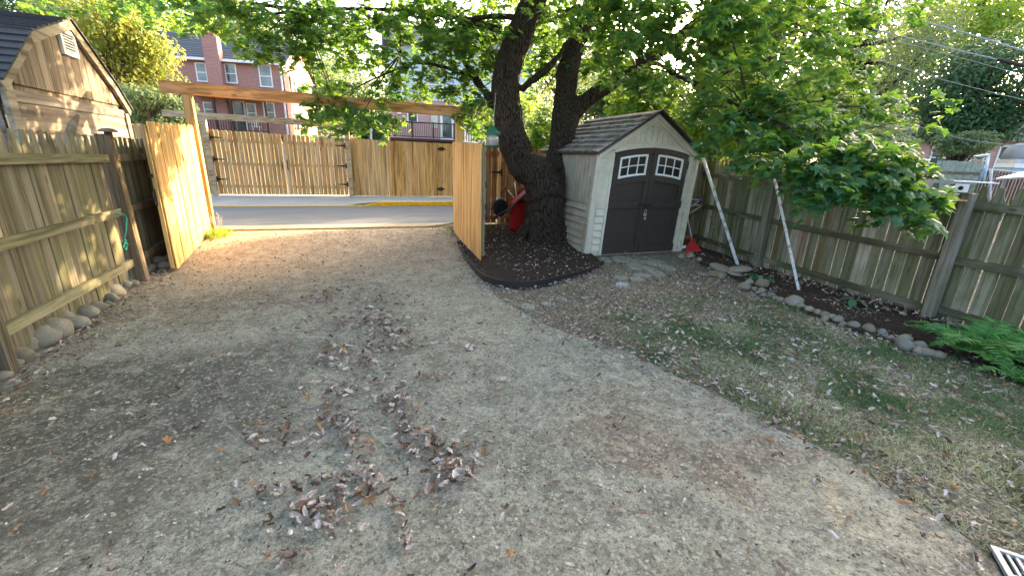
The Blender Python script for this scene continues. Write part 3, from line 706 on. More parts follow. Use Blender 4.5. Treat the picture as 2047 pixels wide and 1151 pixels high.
for x, z, w_, h_ in ((-4.45, 3.85, .8, .8), (-2.85, 3.45, .62, 1.9), (-2.15, 3.75, .5, 1.1), (-1.1, 3.85, .62, 1.1)):
    window(hb, x, z, w_, h_, name='window' if h_ < 1.5 else 'door')
for y, z, w_, h_ in ((1.9, 5.6, .8, 1.3), (5.0, 5.5, .8, 1.3), (1.8, 3.4, .8, 1.2), (5.2, 2.9, .6, .5)):
    wv = window(hb, y, z, w_, h_, axis='x', face_y=0)
b = MB()
for y in (1.3, 2.5, 4.4, 5.6): b.box((.03, y, 5.55), (.05, .3, 1.35))
b.build('shutter', M_rail, hb)
b = MB(); b.box((-2.9, -1.1, 2.36), (4.8, 2.2, .16)); b.box((-2.9, -1.1, 4.72), (4.9, 2.3, .14))
for x in (-5.1, -3.4, -2.5, -.6): b.box((x, -2.1, 3.5), (.12, .12, 2.3))
for x in (-5.1, -.6): b.box((x, -2.05, 1.1), (.14, .14, 2.3))
po = b.build('porch', M_rail, hb)
b = MB(); b.box((-2.85, -2.1, 3.32), (4.6, .07, .06)); b.box((-2.85, -2.1, 2.6), (4.6, .05, .05))
for k_ in range(34): b.box((-5.08+k_*.135, -2.1, 2.95), (.035, .035, .7))
b.build('railing', M_ironrail, po)
ch = empty('porch_chair', (0, 0, 0), 'white chair on the back porch of the brick house', 'chair')
ch['_o'] = None; ch.location = hb.matrix_world @ Vector((0, 0, 0)); bpy.context.view_layer.update(); del ch['_o']
ch.location = hb.matrix_world @ Vector((-1.5, -1.5, 2.44)); ch.rotation_euler = (0, 0, R_(20))
b = MB(); b.box((0, 0, .44), (.5, .48, .05)); b.build('seat', M_white, ch)
b = MB(); b.box((0, .24, .95), (.5, .04, .06))
for x in (-.2, -.1, 0, .1, .2): b.box((x, .24, .7), (.035, .03, .5))
b.build('backrest', M_white, ch)
for x in (-.22, .22):
    for y in (-.2, .22): b = MB(); b.box((x, y, .21), (.045, .045, .42)); b.build('leg', M_white, ch)

h2 = frame((0, 31, 0), R_(-6), 'house with pale blue siding above pink brick behind dark deck railing', 'siding_house', 'house')
b = MB(); b.box((9.0, 3.9, 3.0), (9.6, 7, 4.1)); b.build('wall', M_brick2, h2)
b = MB(); z = 5.02
while z < 8.3:
    b.prism([(0, 0), (0, .13), (-.012, .13), (-.035, 0)], (4.15, .37, z), (0, 1, 0), (0, 0, 1), (1, 0, 0), 9.7); z += .135
b.box((9.0, 3.92, 6.66), (9.64, 6.95, 3.24)); b.build('siding', M_sidingb, h2)
b = MB(); b.prism([(-.3, 8.25), (7.9, 8.25), (3.8, 10.2)], (3.9, 0, 0), (0, 1, 0), (0, 0, 1), (1, 0, 0), 10.2); b.build('roof', M_roof, h2)
window(h2, 5.55, 4.2, .62, 1.15, face_y=.4)
window(h2, 7.0, 6.6, .7, 1.2, face_y=.33); window(h2, 10.0, 6.6, .7, 1.2, face_y=.33)
dd = MB(); dd.box((7.85, .37, 3.55), (.95, .06, 2.2)); dd = dd.build('door', M_white, h2)
b = MB(); b.box((7.85, .334, 3.6), (.6, .012, 1.7)); b.build('pane', M_winglass, dd)
b = MB(); b.box((7.0, .37, 4.05), (.45, .05, 1.5)); b.build('shutter', M_cream, h2)
b = MB(); b.box((4.7, .32, 4.25), (.26, .14, .36)); b.build('meter_box', M_white, h2)
b = MB(); b.box((6.6, -1.0, 2.45), (5.2, 2.6, .14)); 
for x in (4.05, 9.15): b.box((x, -2.2, 1.2), (.14, .14, 2.4))
dk = b.build('deck', M_rail, h2)
b = MB(); b.box((6.6, -2.25, 3.45), (5.2, .09, .07)); b.box((6.6, -2.25, 2.62), (5.2, .06, .05)); b.box((9.17, -.9, 3.45), (.09, 2.6, .07))
for k_ in range(46): b.box((4.02+k_*.113, -2.25, 3.03), (.03, .03, .8))
for x in (4.0, 5.3, 6.6, 7.9, 9.2): b.box((x, -2.25, 3.03), (.09, .09, .95))
b.build('railing', M_ironrail, dk)
wr = empty('white_railing', (*at(955, 283, 20).xy, 1.), 'white picket railing behind the far fence left of the maple', 'railing')
b = MB(); a, c = at(925, 283, 20), at(1010, 290, 19.6); L = (c-a); 
b.beam(a+Vector((0, 0, .62)), c+Vector((0, 0, .62)), .06, .06); b.beam(a, c, .05, .05); b.build('rail', M_white, wr)
b = MB()
for k_ in range(18): q = a+L*(k_/17); b.box(q+Vector((0, 0, .3)), (.05, .04, .62))
b.build('balusters', M_white, wr)
lw = empty('garden_wall', at(705, 300, 24), 'low pale wall with capped posts between the two houses', 'wall')
a, c = at(652, 274, 24), at(765, 282, 24)
b = MB(); b.beam(a-Vector((0, 0, .55)), c-Vector((0, 0, .55)), .25, 1.1); b.build('wall_body', M_walk, lw)
for x in (682, 712, 742):
    b = MB(); q = at(x, 268+.06*(x-682), 24); b.box(q, (.1, .1, .5)); b.lathe([(.03, .2), (.1, .25), (.1, .32), (0, .38)], q, 10); b.build('post', M_pale, lw)

# ---------------------------------------------------------------- resin storage shed
SH = empty('storage_shed', (4.12, 6.35, 0), 'beige resin storage shed with dark double doors under the maple', 'shed')
rot = Matrix.Rotation(R_(-3.5), 4, 'Z')
SM = Matrix.Translation((4.12, 6.35, 0)) @ rot @ Matrix(((1, 0, .055, 0), (0, 1, .0, 0), (0, 0, 1, 0), (0, 0, 0, 1)))
SW, SDp = 2.10, 2.25; EZ, AZ = 1.83, 2.50; UC = SW/2
class SB(MB):
    def fb(s, u0, u1, z0, z1, d0, d1, var=None):       # board on the front, d outward
        s.box(((u0+u1)/2, -(d0+d1)/2, (z0+z1)/2), (u1-u0, d1-d0, z1-z0), None, var)
    def put(s, name, mt, parent=SH, subp=False):
        o_ = Vector((4.12, 6.35, 0)); s.v = [tuple(SM @ Vector(v) - (Vector((0, 0, 0)))) for v in s.v]
        if subp: return sub(s, name, mt, parent)
        return s.build(name, mt, parent)
def doorarch(u): t = (u-.33)/1.53; return 1.80+.10*(1-(2*t-1)**2)
# front wall: outline with the door opening left dark behind the doors
b = SB(); 
b.prism([(0, 0), (SW, 0), (SW, EZ), (UC, AZ-.03), (0, EZ)], (0, .06, 0), (1, 0, 0), (0, 0, 1), (0, 1, 0), .03, .5)
b.fb(0, .31, .02, EZ-.02, -.058, 0, .5); b.fb(1.88, SW, .02, EZ-.02, -.058, 0, .5)
# head above the arch
arch = [(.31+1.57*i/16, doorarch(.33+1.53*i/16)+.0) for i in range(17)]
b.prism([(.31, EZ-.02)]+[(p[0], p[1]) for p in arch[1:-1]]+[(1.88, EZ-.02), (SW, EZ-.02), (SW, EZ), (UC, AZ-.03), (0, EZ), (0, EZ-.02)], (0, .058, 0), (1, 0, 0), (0, 0, 1), (0, -1, 0), .06, .5)
# arched head trim
tr = [(p[0], p[1]) for p in arch]; b.prism(tr+[(p[0], p[1]+.055) for p in reversed(arch)], (0, -.002, 0), (1, 0, 0), (0, 0, 1), (0, -1, 0), .022, .5)
# gable boards
for i in range(1, 12):
    u = .36+i*(SW-.72)/12; zt = EZ+(AZ-EZ)*(1-abs(u-UC)/UC)-.19
    zb_ = doorarch(min(max(u, .33), 1.86))+.085
    if zt-zb_ > .03: w2_ = (SW-.72)/24-.007; b.fb(u-w2_, u+w2_, zb_, zt, -.004, .014, .5)
for sg in (-1, 1):       # gable inner frame
    b.prism([(UC, AZ-.13), (UC+sg*.78, AZ-.13-.78*.64), (UC+sg*.78, AZ-.17-.78*.64), (UC, AZ-.17)][::sg], (0, -.002, 0), (1, 0, 0), (0, 0, 1), (0, -1, 0), .034, .5)
b.prism([(UC-.11, AZ-.25), (UC+.11, AZ-.25), (UC, AZ-.18)], (0, -.004, 0), (1, 0, 0), (0, 0, 1), (0, -1, 0), .035, .5)
b.fb(UC-.15, UC+.15, AZ-.30, AZ-.275, 0, .035, .5)
# side jambs: raised frames, vertical panel above and lap boards below
for u0_, u1_ in ((.0, .31), (1.88, SW)):
    b.fb(u0_+.01, u0_+.055, .04, 1.78, 0, .03, .5); b.fb(u1_-.05, u1_-.005, .04, 1.78, 0, .036, .5)
    b.fb(u0_+.055, u1_-.05, .86, .92, 0, .016, .5); b.fb(u0_+.055, u1_-.05, 1.71, 1.76, 0, .016, .5)
    for k_ in range(6):
        z0_ = .10+k_*.125; uu0, uu1 = u0_+.10, u1_-.055
        b.prism([(0, .012), (-.034, .012), (-.004, .115), (0, .115)], (uu0, 0, z0_), (0, 1, 0), (0, 0, 1), (1, 0, 0), uu1-uu0, .5)
fwll = b.put('front_wall', M_cream)
b = SB(); # emblem oval
b.prism([(UC+.13*math.cos(a*.3142), 1.985+.033*math.sin(a*.3142)) for a in range(20)], (0, -.006, 0), (1, 0, 0), (0, 0, 1), (0, -1, 0), .02, .5); b.put('oval_badge', M_cream)
# left wall
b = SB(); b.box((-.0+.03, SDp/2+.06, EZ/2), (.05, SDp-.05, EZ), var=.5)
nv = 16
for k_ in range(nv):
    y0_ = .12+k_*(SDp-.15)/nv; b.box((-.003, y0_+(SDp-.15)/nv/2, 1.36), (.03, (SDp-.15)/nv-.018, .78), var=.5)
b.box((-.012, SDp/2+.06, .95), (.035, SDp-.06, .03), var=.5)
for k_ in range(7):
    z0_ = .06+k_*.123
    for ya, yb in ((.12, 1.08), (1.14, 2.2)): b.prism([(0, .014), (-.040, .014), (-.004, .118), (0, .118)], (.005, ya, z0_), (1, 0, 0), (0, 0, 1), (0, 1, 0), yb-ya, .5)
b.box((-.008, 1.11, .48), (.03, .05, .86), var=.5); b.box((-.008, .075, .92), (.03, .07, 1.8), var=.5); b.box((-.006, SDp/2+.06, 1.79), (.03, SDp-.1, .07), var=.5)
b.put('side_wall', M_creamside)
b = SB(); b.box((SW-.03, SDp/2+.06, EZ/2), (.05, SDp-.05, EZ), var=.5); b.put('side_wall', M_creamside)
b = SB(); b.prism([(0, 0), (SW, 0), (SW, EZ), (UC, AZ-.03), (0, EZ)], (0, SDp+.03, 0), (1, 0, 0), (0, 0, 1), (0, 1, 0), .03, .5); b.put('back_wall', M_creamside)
# roof: rows of shingles
b = SB(); rows = 8; sl_ = math.hypot(UC+.08, AZ-EZ+.05)
for sg in (-1, 1):
    e0 = Vector((UC+sg*(UC+.08), 0, EZ-.05)); e1 = Vector((UC, 0, AZ)); d = (e1-e0).normalized(); nn = Vector((-d.z*(-sg)*-1, 0, d.x*(-sg)*-1))
    nn = Vector((sg*abs(d.z), 0, abs(d.x)))
    for r in range(rows):
        t0, t1 = r/rows, (r+1)/rows; y = -.11
        while y < SDp+.13:
            wd_ = rnd.uniform(.07, .17); y2 = min(SDp+.14, y+wd_); jt = rnd.uniform(-.008, .008)
            p0 = e0+(e1-e0)*t0-d*jt; p1 = e0+(e1-e0)*t1
            vs = [p0+nn*.012, p0+nn*.048, p1+nn*.014, p1+nn*.002]
            b.add([v+Vector((0, y+.002, 0)) for v in vs]+[v+Vector((0, y2-.002, 0)) for v in vs], [(0,1,2,3),(7,6,5,4),(0,4,5,1),(1,5,6,2),(2,6,7,3),(3,7,4,0)])
            y = y2
    b.add([e0+Vector((0, -.10, 0)), e1+Vector((0, -.10, 0)), e1+Vector((0, SDp+.13, 0)), e0+Vector((0, SDp+.13, 0)), e0+Vector((0, -.10, .012)), e1+Vector((0, -.10, .003)), e1+Vector((0, SDp+.13, .003)), e0+Vector((0, SDp+.13, .012))],
          [(0,1,2,3),(7,6,5,4),(0,4,5,1),(1,5,6,2),(2,6,7,3),(3,7,4,0)], 0)
rfs = b.put('roof', M_shing)
b = SB()
for sg in (-1, 1):
    e0 = (UC+sg*(UC+.09), EZ-.075); e1 = (UC, AZ-.015)
    b.prism([e0, e1, (e1[0], e1[1]+.028), (e0[0], e0[1]+.028)][::-sg], (0, -.085, 0), (1, 0, 0), (0, 0, 1), (0, -1, 0), .035, .0)
    b.box((UC+sg*(UC+.082), SDp/2, EZ-.045), (.02, SDp+.2, .035), var=0)
b.put('roof_edge', M_rail)
b = SB()
for sg in (-1, 1):
    e0 = (UC+sg*(UC-.0), EZ-.07); e1 = (UC, AZ-.05)
    b.prism([e0, e1, (e1[0], e1[1]-.075), (e0[0]-sg*.0, e0[1]-.075)][::sg], (0, -.02, 0), (1, 0, 0), (0, 0, 1), (0, -1, 0), .03, .5)
b.put('gable_trim', M_cream)
# doors
for (u0_, u1_) in ((.335, 1.085), (1.095, 1.855)):
    N_ = 10; us = [u0_+(u1_-u0_)*i/N_ for i in range(N_+1)]
    b = SB(); b.prism([(u0_, .04), (u1_, .04)]+[(u, doorarch(u)-.004) for u in reversed(us)], (0, .045, 0), (1, 0, 0), (0, 0, 1), (0, -1, 0), .03, .5)
    # raised frame: stiles, mid rail, bottom rail, arched top rails
    fr = .085
    b.fb(u0_, u0_+fr, .04, 1.78, -.015, .018, .5); b.fb(u1_-fr, u1_, .04, 1.78, -.015, .018, .5)
    b.fb(u0_+fr, u1_-fr, .04, .17, -.015, .017, .5); b.fb(u0_+fr, u1_-fr, .86, .98, -.015, .017, .5)
    for o0, o1 in ((-.095, -.006), (-.57, -.47)):
        b.prism([(u, doorarch(u)+o0) for u in us]+[(u, doorarch(u)+o1) for u in reversed(us)], (0, .015, 0), (1, 0, 0), (0, 0, 1), (0, -1, 0), .031, .5)
    dr_ = b.put('door', M_door)
    wf = SB(); a0, a1 = u0_+.10, u1_-.10; ws = [a0+(a1-a0)*i/10 for i in range(11)]
    top, bot = lambda u: doorarch(u)-.105, lambda u: doorarch(u)-.46
    wf.prism([(u, bot(u)) for u in ws]+[(u, bot(u)+.035) for u in reversed(ws)], (0, -.004, 0), (1, 0, 0), (0, 0, 1), (0, -1, 0), .018, .5)
    wf.prism([(u, top(u)-.035) for u in ws]+[(u, top(u)) for u in reversed(ws)], (0, -.004, 0), (1, 0, 0), (0, 0, 1), (0, -1, 0), .018, .5)
    mid_ = lambda u: (top(u)+bot(u))/2
    wf.prism([(u, mid_(u)-.008) for u in ws]+[(u, mid_(u)+.008) for u in reversed(ws)], (0, -.004, 0), (1, 0, 0), (0, 0, 1), (0, -1, 0), .014, .5)
    for uu in (a0+.016, a1-.016): wf.fb(uu-.016, uu+.016, bot(uu), top(uu), .0045, .0235, .5)
    for f_ in (1/3, 2/3): uu = a0+(a1-a0)*f_; wf.fb(uu-.008, uu+.008, bot(uu)+.01, top(uu)-.01, .003, .0165, .5)
    wfo = wf.put('window', M_white, dr_, True) if False else None
    for i_ in range(1): 
        o_root = dr_.parent; oo = Vector(o_root['_o']); wf.v = [tuple(SM @ Vector(v) - oo) for v in wf.v]; wfo = wf.build('window', M_white, dr_)
    gp = MB(); gp.prism([(u, bot(u)+.02) for u in ws[0:]]+[(u, top(u)-.02) for u in reversed(ws)], (0, .002, 0), (1, 0, 0), (0, 0, 1), (0, -1, 0), .006, .5)
    # grid stays in the pane
    gp.v = [tuple(SM @ Vector(v) - Vector(SH['_o'])) for v in gp.v]; gp.build('pane', M_glassdark, dr_)
    ou = u0_ if u0_ < 1 else u1_
    for z_ in (.12, .92, 1.62):
        hb_ = MB(); hb_.box((ou, -.008, z_), (.05, .03, .13)); hb_.v = [tuple(SM @ Vector(v) - Vector(SH['_o'])) for v in hb_.v]; hb_.build('hinge', M_door, dr_)
b = SB(); b.fb(.95, 1.22, .895, .945, .008, .03); b.fb(1.06, 1.12, .85, .93, .03, .045); b.put('hasp', M_black)
pl = empty('padlock', tuple(SM @ Vector((1.09, -.05, .8))), 'small steel padlock hanging from the shed door hasp', 'padlock')
c = SM @ Vector((1.09, -.055, .80))
b = MB(); b.box(c-Vector((0, 0, .05)), (.05, .022, .055)); b.box(c-Vector((-.005, .004, .12)), (.035, .018, .05), Matrix.Rotation(.3, 3, 'Y')); b.build('body', M_steel, pl)
b = MB(); b.tube([c+Vector((-.018, 0, -.03)), c+Vector((-.018, 0, .03)), c+Vector((0, 0, .045)), c+Vector((.018, 0, .03)), c+Vector((.018, 0, -.03))], .005, 6); b.build('shackle', M_steel, pl)

#@@PART2
# ---------------------------------------------------------------- leaves as real little blades, built with numpy
MAPLE = np.array([(0,.38,0),(0,0,0),(.2,-.1,-.04),(.44,.0,-.12),(.30,.2,-.05),(.56,.46,-.16),(.25,.52,-.05),(.14,.74,-.08),(0,1.02,-.2),(-.14,.74,-.08),(-.25,.52,-.05),(-.56,.46,-.16),(-.30,.2,-.05),(-.44,.0,-.12),(-.2,-.1,-.04)], float)
OVAL = np.array([(0,.5,.03),(0,0,0),(.22,.3,-.03),(.2,.7,-.05),(0,1,-.1),(-.2,.7,-.05),(-.22,.3,-.03)], float)
RHOMB = np.array([(0,0,0),(.3,.45,-.06),(0,1,-.1),(-.3,.45,-.06)], float)
def fan(shape):
    n = len(shape)
    if n == 4: return np.array([(0,1,2),(0,2,3)])
    return np.array([(0, i, i+1 if i+1 < n else 1) for i in range(1, n)])
def unit(a): return a/np.maximum(np.linalg.norm(a, axis=1, keepdims=True), 1e-9)
def blades(name, P, size, nrm, tip, shape, mt, parent=None, var=None, curl=None, smooth=False, wf=1.0):
    P = np.asarray(P, float); n = len(P)
    nrm = unit(nrm); tip = unit(tip-nrm*(tip*nrm).sum(1, keepdims=True)); side = np.cross(tip, nrm)
    sh = np.repeat(shape[None], n, 0)*1.0; sh[:, :, 0] *= wf
    if curl is not None:       # roll the blade round its midrib
        k = curl[:, None]; x = sh[:, :, 0].copy(); sh[:, :, 0] = np.sin(x*k)/k; sh[:, :, 2] += (1-np.cos(x*k))/k
        k2 = curl[:, None]*(.6 if len(shape) > 13 else .25); y = sh[:, :, 1]-.4; sh[:, :, 1] = np.sin(y*k2)/k2; sh[:, :, 2] += (1-np.cos(y*k2))/k2
    V = P[:, None]+size[:, None, None]*(sh[:, :, 0:1]*side[:, None]+sh[:, :, 1:2]*tip[:, None]+sh[:, :, 2:3]*nrm[:, None])
    F = fan(shape); m_ = len(F); K = shape.shape[0]
    if parent is not None and parent.get('_o') is not None: V = V-np.array(parent['_o'])
    V = V.reshape(-1, 3); FF = (F[None]+(np.arange(n)*K)[:, None, None]).reshape(-1)
    me = bpy.data.meshes.new(name); me.vertices.add(len(V)); me.vertices.foreach_set('co', V.reshape(-1))
    nf_ = n*m_; me.loops.add(nf_*3); me.loops.foreach_set('vertex_index', FF.astype(np.int32))
    me.polygons.add(nf_); me.polygons.foreach_set('loop_start', np.arange(0, nf_*3, 3, dtype=np.int32))
    if var is None: var = nr.random(n)
    a = me.attributes.new('var', 'FLOAT', 'FACE'); a.data.foreach_set('value', np.repeat(var, m_).astype(np.float32))
    me.polygons.foreach_set('use_smooth', np.full(nf_, smooth)); me.materials.append(mt); me.update(); me.validate()
    o_ = bpy.data.objects.new(name, me); COL.objects.link(o_)
    if parent is not None: o_.parent = parent
    return o_

# ---------------------------------------------------------------- the maple
mp_ = empty('maple_tree', (3.9, 7.75, 0), 'big maple with forked dark trunk and broad drooping crown', 'tree')
def bez(pts, n=14):
    P = [Vector(p) for p in pts]; out = []
    P = [P[0]*2-P[1]]+P+[P[-1]*2-P[-2]]
    for i in range(1, len(P)-2):
        for k in range(n):
            t = k/n; a, b_, c, d = P[i-1], P[i], P[i+1], P[i+2]
            out.append(.5*((2*b_)+(c-a)*t+(2*a-5*b_+4*c-d)*t*t+(3*b_-a-3*c+d)*t**3))
    out.append(P[-2]); return out
def limb(b, pts, r0_, r1_, n=16, seg=8, wob=0.):
    path = bez(pts, seg); m_ = len(path)
    b.tube(path, [r0_+(r1_-r0_)*(i/(m_-1)) for i in range(m_)], n)
    return path
tb = at(1088, 486, 8.35); tb.z = 0
TX, TY = tb.x+.02, tb.y+.12
crotch = Vector((TX+.02, TY+.05, 1.25))
A1 = at(1047, 330, 8.3); A2 = at(1018, 250, 8.25); A3 = at(1012, 150, 8.15); A4 = at(1050, 40, 8.0); A5 = at(1085, -60, 7.8); A6 = at(1100, -250, 7.5)
B1 = at(1118, 320, 8.6); B2 = at(1128, 215, 8.65); B3 = at(1140, 120, 8.7); B4 = at(1180, 20, 8.6); B5 = at(1230, -120, 8.3)
C1 = at(1150, 222, 8.6); C2 = at(1215, 170, 8.45); C3 = at(1285, 125, 8.3); C4 = at(1380, 60, 8.0); C5 = at(1480, -40, 7.4)
b = MB()
path = bez([(TX, TY, -.15), (TX, TY, .25), (TX+.0, TY+.0, .8), crotch, crotch+Vector((0, 0, .15))], 8)
rr = [.50, .48, .45, .42, .41, .40, .39, .385]+[.375]*8+[.37, .37, .37, .37, .38, .385, .39, .39]+[.36]*9
b.tube(path, rr[:len(path)] if len(rr) >= len(path) else rr+[.36]*(len(path)-len(rr)), 28)
for a_ in np.linspace(0, 6.28, 8)[:-1]:
    dx, dy = math.cos(a_+.3), math.sin(a_+.3)
    b.tube([(TX+dx*.28, TY+dy*.28, .5), (TX+dx*.40, TY+dy*.40, .2), (TX+dx*.62, TY+dy*.62, -.02), (TX+dx*.9, TY+dy*.9, -.12)], [.12, .15, .11, .05], 12)
limb(b, [crotch+Vector((0, 0, -.3)), crotch+Vector((-.12, 0, .12)), A1, A2, A3, A4, A5, A6], .34, .20, 22)
limb(b, [crotch+Vector((.05, 0, -.3)), B1, B2, B3, B4, B5], .29, .15, 22)
limb(b, [B1+Vector((0, 0, .2)), C1, C2, C3, C4, C5], .19, .09, 18)
limb(b, [at(1040, 180, 8.25), at(1085, 145, 8.3), at(1110, 120, 8.4), at(1150, 60, 8.5)], .07, .05, 12)
limb(b, [at(1000, 230, 8.3), at(975, 190, 8.5), at(952, 160, 8.9), at(920, 110, 9.2)], .10, .06, 12)
raw = b.build('trunk_raw', M_bark)
md = raw.modifiers.new('r', 'REMESH'); md.mode = 'VOXEL'; md.voxel_size = .028
ms = raw.modifiers.new('s', 'SMOOTH'); ms.iterations = 6; ms.factor = .6
dg = bpy.context.evaluated_depsgraph_get(); me = bpy.data.meshes.new_from_object(raw.evaluated_get(dg))
bpy.data.objects.remove(raw)
co = np.empty(len(me.vertices)*3); me.vertices.foreach_get('co', co); co = co.reshape(-1, 3)
no = np.empty(len(me.vertices)*3); me.vertices.foreach_get('normal', no); no = no.reshape(-1, 3)
dsp = np.array([mnoise.noise(Vector((p[0]*9, p[1]*9, p[2]*1.6)))*.022+mnoise.noise(Vector((p[0]*24, p[1]*24, p[2]*4)))*.012+mnoise.noise(Vector((p[0]*2.5, p[1]*2.5, p[2]*2.5)))*.03 for p in co])
dsp += .05*np.exp(-((co[:, 2]-.98-.1*np.sin(co[:, 0]*7))/.05)**2)      # the swollen scar ring below the fork
co = co+no*dsp[:, None]-np.array(mp_['_o']); me.vertices.foreach_set('co', co.reshape(-1)); me.materials.clear(); me.materials.append(M_bark)
me.polygons.foreach_set('use_smooth', [True]*len(me.polygons)); me.update()
o = bpy.data.objects.new('trunk', me); COL.objects.link(o); o.parent = mp_

# crown: clusters standing at real distances in front of, beside and behind the trunk
CL = []   # x, y, depth, rx, ry, n
def cl(*a): CL.append(a)
for a in ((470,25,7,140,42,340),(575,50,7,80,50,240),(395,10,8,90,30,180),(260,0,8.5,110,16,150),(520,85,7.2,45,22,60),(640,20,7.5,60,30,80),(120,-5,8,100,12,100),
          (700,40,8.2,70,42,210),(800,35,8,100,50,300),(765,125,8.4,70,38,170),(880,85,8.4,90,55,300),(945,50,8,70,70,300),(700,110,8.6,50,35,80),(640,150,8.8,30,30,40),
          (665,180,8.4,50,30,130),(725,205,8.2,60,40,200),(640,222,8,42,20,100),(715,248,7.6,42,14,80),(760,235,8,30,20,60),(670,215,7.9,40,30,130),(800,190,8.6,30,40,70),
          (830,150,8.6,70,40,200),(905,160,8.5,60,35,190),(948,195,8.4,36,34,130),(965,235,8.6,28,40,120),(985,110,8.8,50,60,200),(940,250,9,25,20,50),
          (1105,40,9.4,70,50,280),(1180,90,9.2,80,60,380),(1150,20,8.8,80,40,250),(1095,110,9.6,30,40,120),(1230,120,9.0,50,35,150),(1075,200,9.8,25,60,130),(1050,120,9.6,20,50,80)): cl(*a)
for a in ((1250,40,6.2,110,60,280),(1350,60,5.6,110,75,300),(1450,45,5.6,110,65,270),(1200,15,6.5,90,30,180),(1560,40,6.4,90,50,200),(1330,140,6.4,90,38,190),(1270,150,7,60,25,100),
          (1430,160,6.2,90,50,260),(1520,150,6,60,50,140),(1530,210,6,90,45,260),(1620,200,6.3,80,50,230),(1700,200,6.6,70,40,160),(1760,215,6.6,60,32,150),(1650,120,7,60,40,90),
          (1460,240,5.9,60,36,120),(1540,280,5.7,80,36,220),(1640,270,5.6,80,45,260),(1600,330,5.2,60,32,170),(1680,320,5,70,36,230),(1660,370,4.8,60,26,150),(1740,330,4.9,60,34,190),
          (1740,385,4.7,60,26,160),(1800,370,4.7,50,32,150),(1812,415,4.6,28,18,60),(1860,388,4.7,40,14,60),(1770,270,5.6,60,34,110),(1780,300,5.2,60,26,90),(1500,310,5.8,30,26,60),
          (1640,45,7,80,44,170),(1730,25,7.6,70,28,110),(1690,80,7.5,60,30,70),(1820,10,8,90,14,80),(1840,240,6.2,36,30,50),(1390,215,6.6,40,20,40)): cl(*a)
for a in ((640,70,10.5,60,40,110),(760,60,10.5,90,45,200),(890,30,10.5,90,40,200),(980,40,9.8,40,50,160),(1060,60,9.8,40,60,160),(1150,170,9.6,60,40,150),(1240,70,9.4,60,50,180),(1480,270,6.3,70,40,170),(1400,190,6.9,60,40,140),(1560,250,6.2,70,40,170),(1640,250,6.0,70,35,150),
          (1300,180,7.6,50,30,90),(1580,130,7.4,80,50,180),(1480,110,7.2,80,50,180),(1680,150,7.4,60,40,120)): cl(*a)
LPs, LN, LT, LS, LV = [], [], [], [], []
tw = MB(); 
hubs = [A3, A4, A5, B3, B4, C3, C4, C5, at(1350, 150, 7.2), at(1500, 235, 6.3), at(1620, 300, 5.6), at(900, 90, 8.6), at(800, 110, 8.5), at(600, 20, 7.4)]
for p, q, r_ in ((C3, at(1350, 150, 7.2), .05), (at(1340, 148, 7.2), at(1500, 232, 6.3), .045), (at(1500, 232, 6.3), at(1620, 295, 5.6), .03), (at(1620, 295, 5.6), at(1790, 370, 4.3), .018), (at(1500, 232, 6.3), at(1760, 215, 6.5), .02),
                 (at(952, 160, 8.9), at(860, 128, 8.6), .05), (at(860, 128, 8.6), at(790, 140, 8.5), .03), (at(790, 140, 8.5), at(670, 200, 8.2), .018), (at(1000, 60, 8.3), at(800, 20, 8.2), .07), (at(800, 20, 8.2), at(520, 30, 7.1), .035),
                 (A4, at(930, 40, 8.2), .07), (at(1290, 130, 8.2), at(1245, 60, 6.8), .04), (at(1380, 200, 7.0), at(1400, 240, 7.2), .015), (at(1400, 240, 7.2), at(1455, 250, 7.0), .012)):
    mid = p.lerp(q, .5)+Vector((rnd.uniform(-.08, .08), rnd.uniform(-.08, .08), .06)); tw.tube(bez([p, mid, q], 5), [r_*(1-.45*i/10) for i in range(11)], 8)
for (x, y, D, rx, ry, n) in CL:
    if x > 1580 and y > 295: D *= .93
    n = int(n*(2.3 if (y < 130 and x < 1010) else 2.0 if y < 130 else 1.25 if x < 1010 else 1.0))
    c = at(x, y, D); rx_, ry_ = rx/FPX*D, ry/FPX*D; rd = .5*(rx_+ry_)*.9+.08
    hub = min(hubs, key=lambda h: (h-c).length)
    if (hub-c).length > .25: tw.tube(bez([hub, hub.lerp(c, .5)+Vector((0, 0, .08)), c], 3), [.018, .016, .013, .011, .009, .007, .005], 6)
    ns = max(3, n//18); left = n
    for s_ in range(ns):
        v = Vector((rnd.gauss(0, .55), rnd.gauss(0, .55), rnd.gauss(0, .5)))
        if v.length > 1.35: v *= 1.35/v.length
        e = c+RT*(v.x*rx_)+UP*(v.y*ry_)+fw*(v.z*rd*(.85 if x > 1580 and y > 295 else 1))
        if s_ % 2 == 0: tw.tube([c.lerp(e, .1), c.lerp(e, .6)+Vector((0, 0, .03)), e], [.006, .004, .002], 4)
        hd = Vector((rnd.gauss(0, 1), rnd.gauss(0, 1), -.5)).normalized()
        for k_ in range(n//ns):
            t = rnd.random(); p = e+hd*(t*.30)+Vector((rnd.gauss(0, .07), rnd.gauss(0, .07), rnd.gauss(0, .05)))
            LPs.append(p); LN.append((rnd.gauss(0, .55), rnd.gauss(0, .55)-.15, 1)); LT.append((hd.x+rnd.gauss(0, .6), hd.y+rnd.gauss(0, .6), -.9+rnd.gauss(0, .35)))
            LS.append(rnd.uniform(.085, .15)); LV.append(rnd.random())
nin = len(LPs)
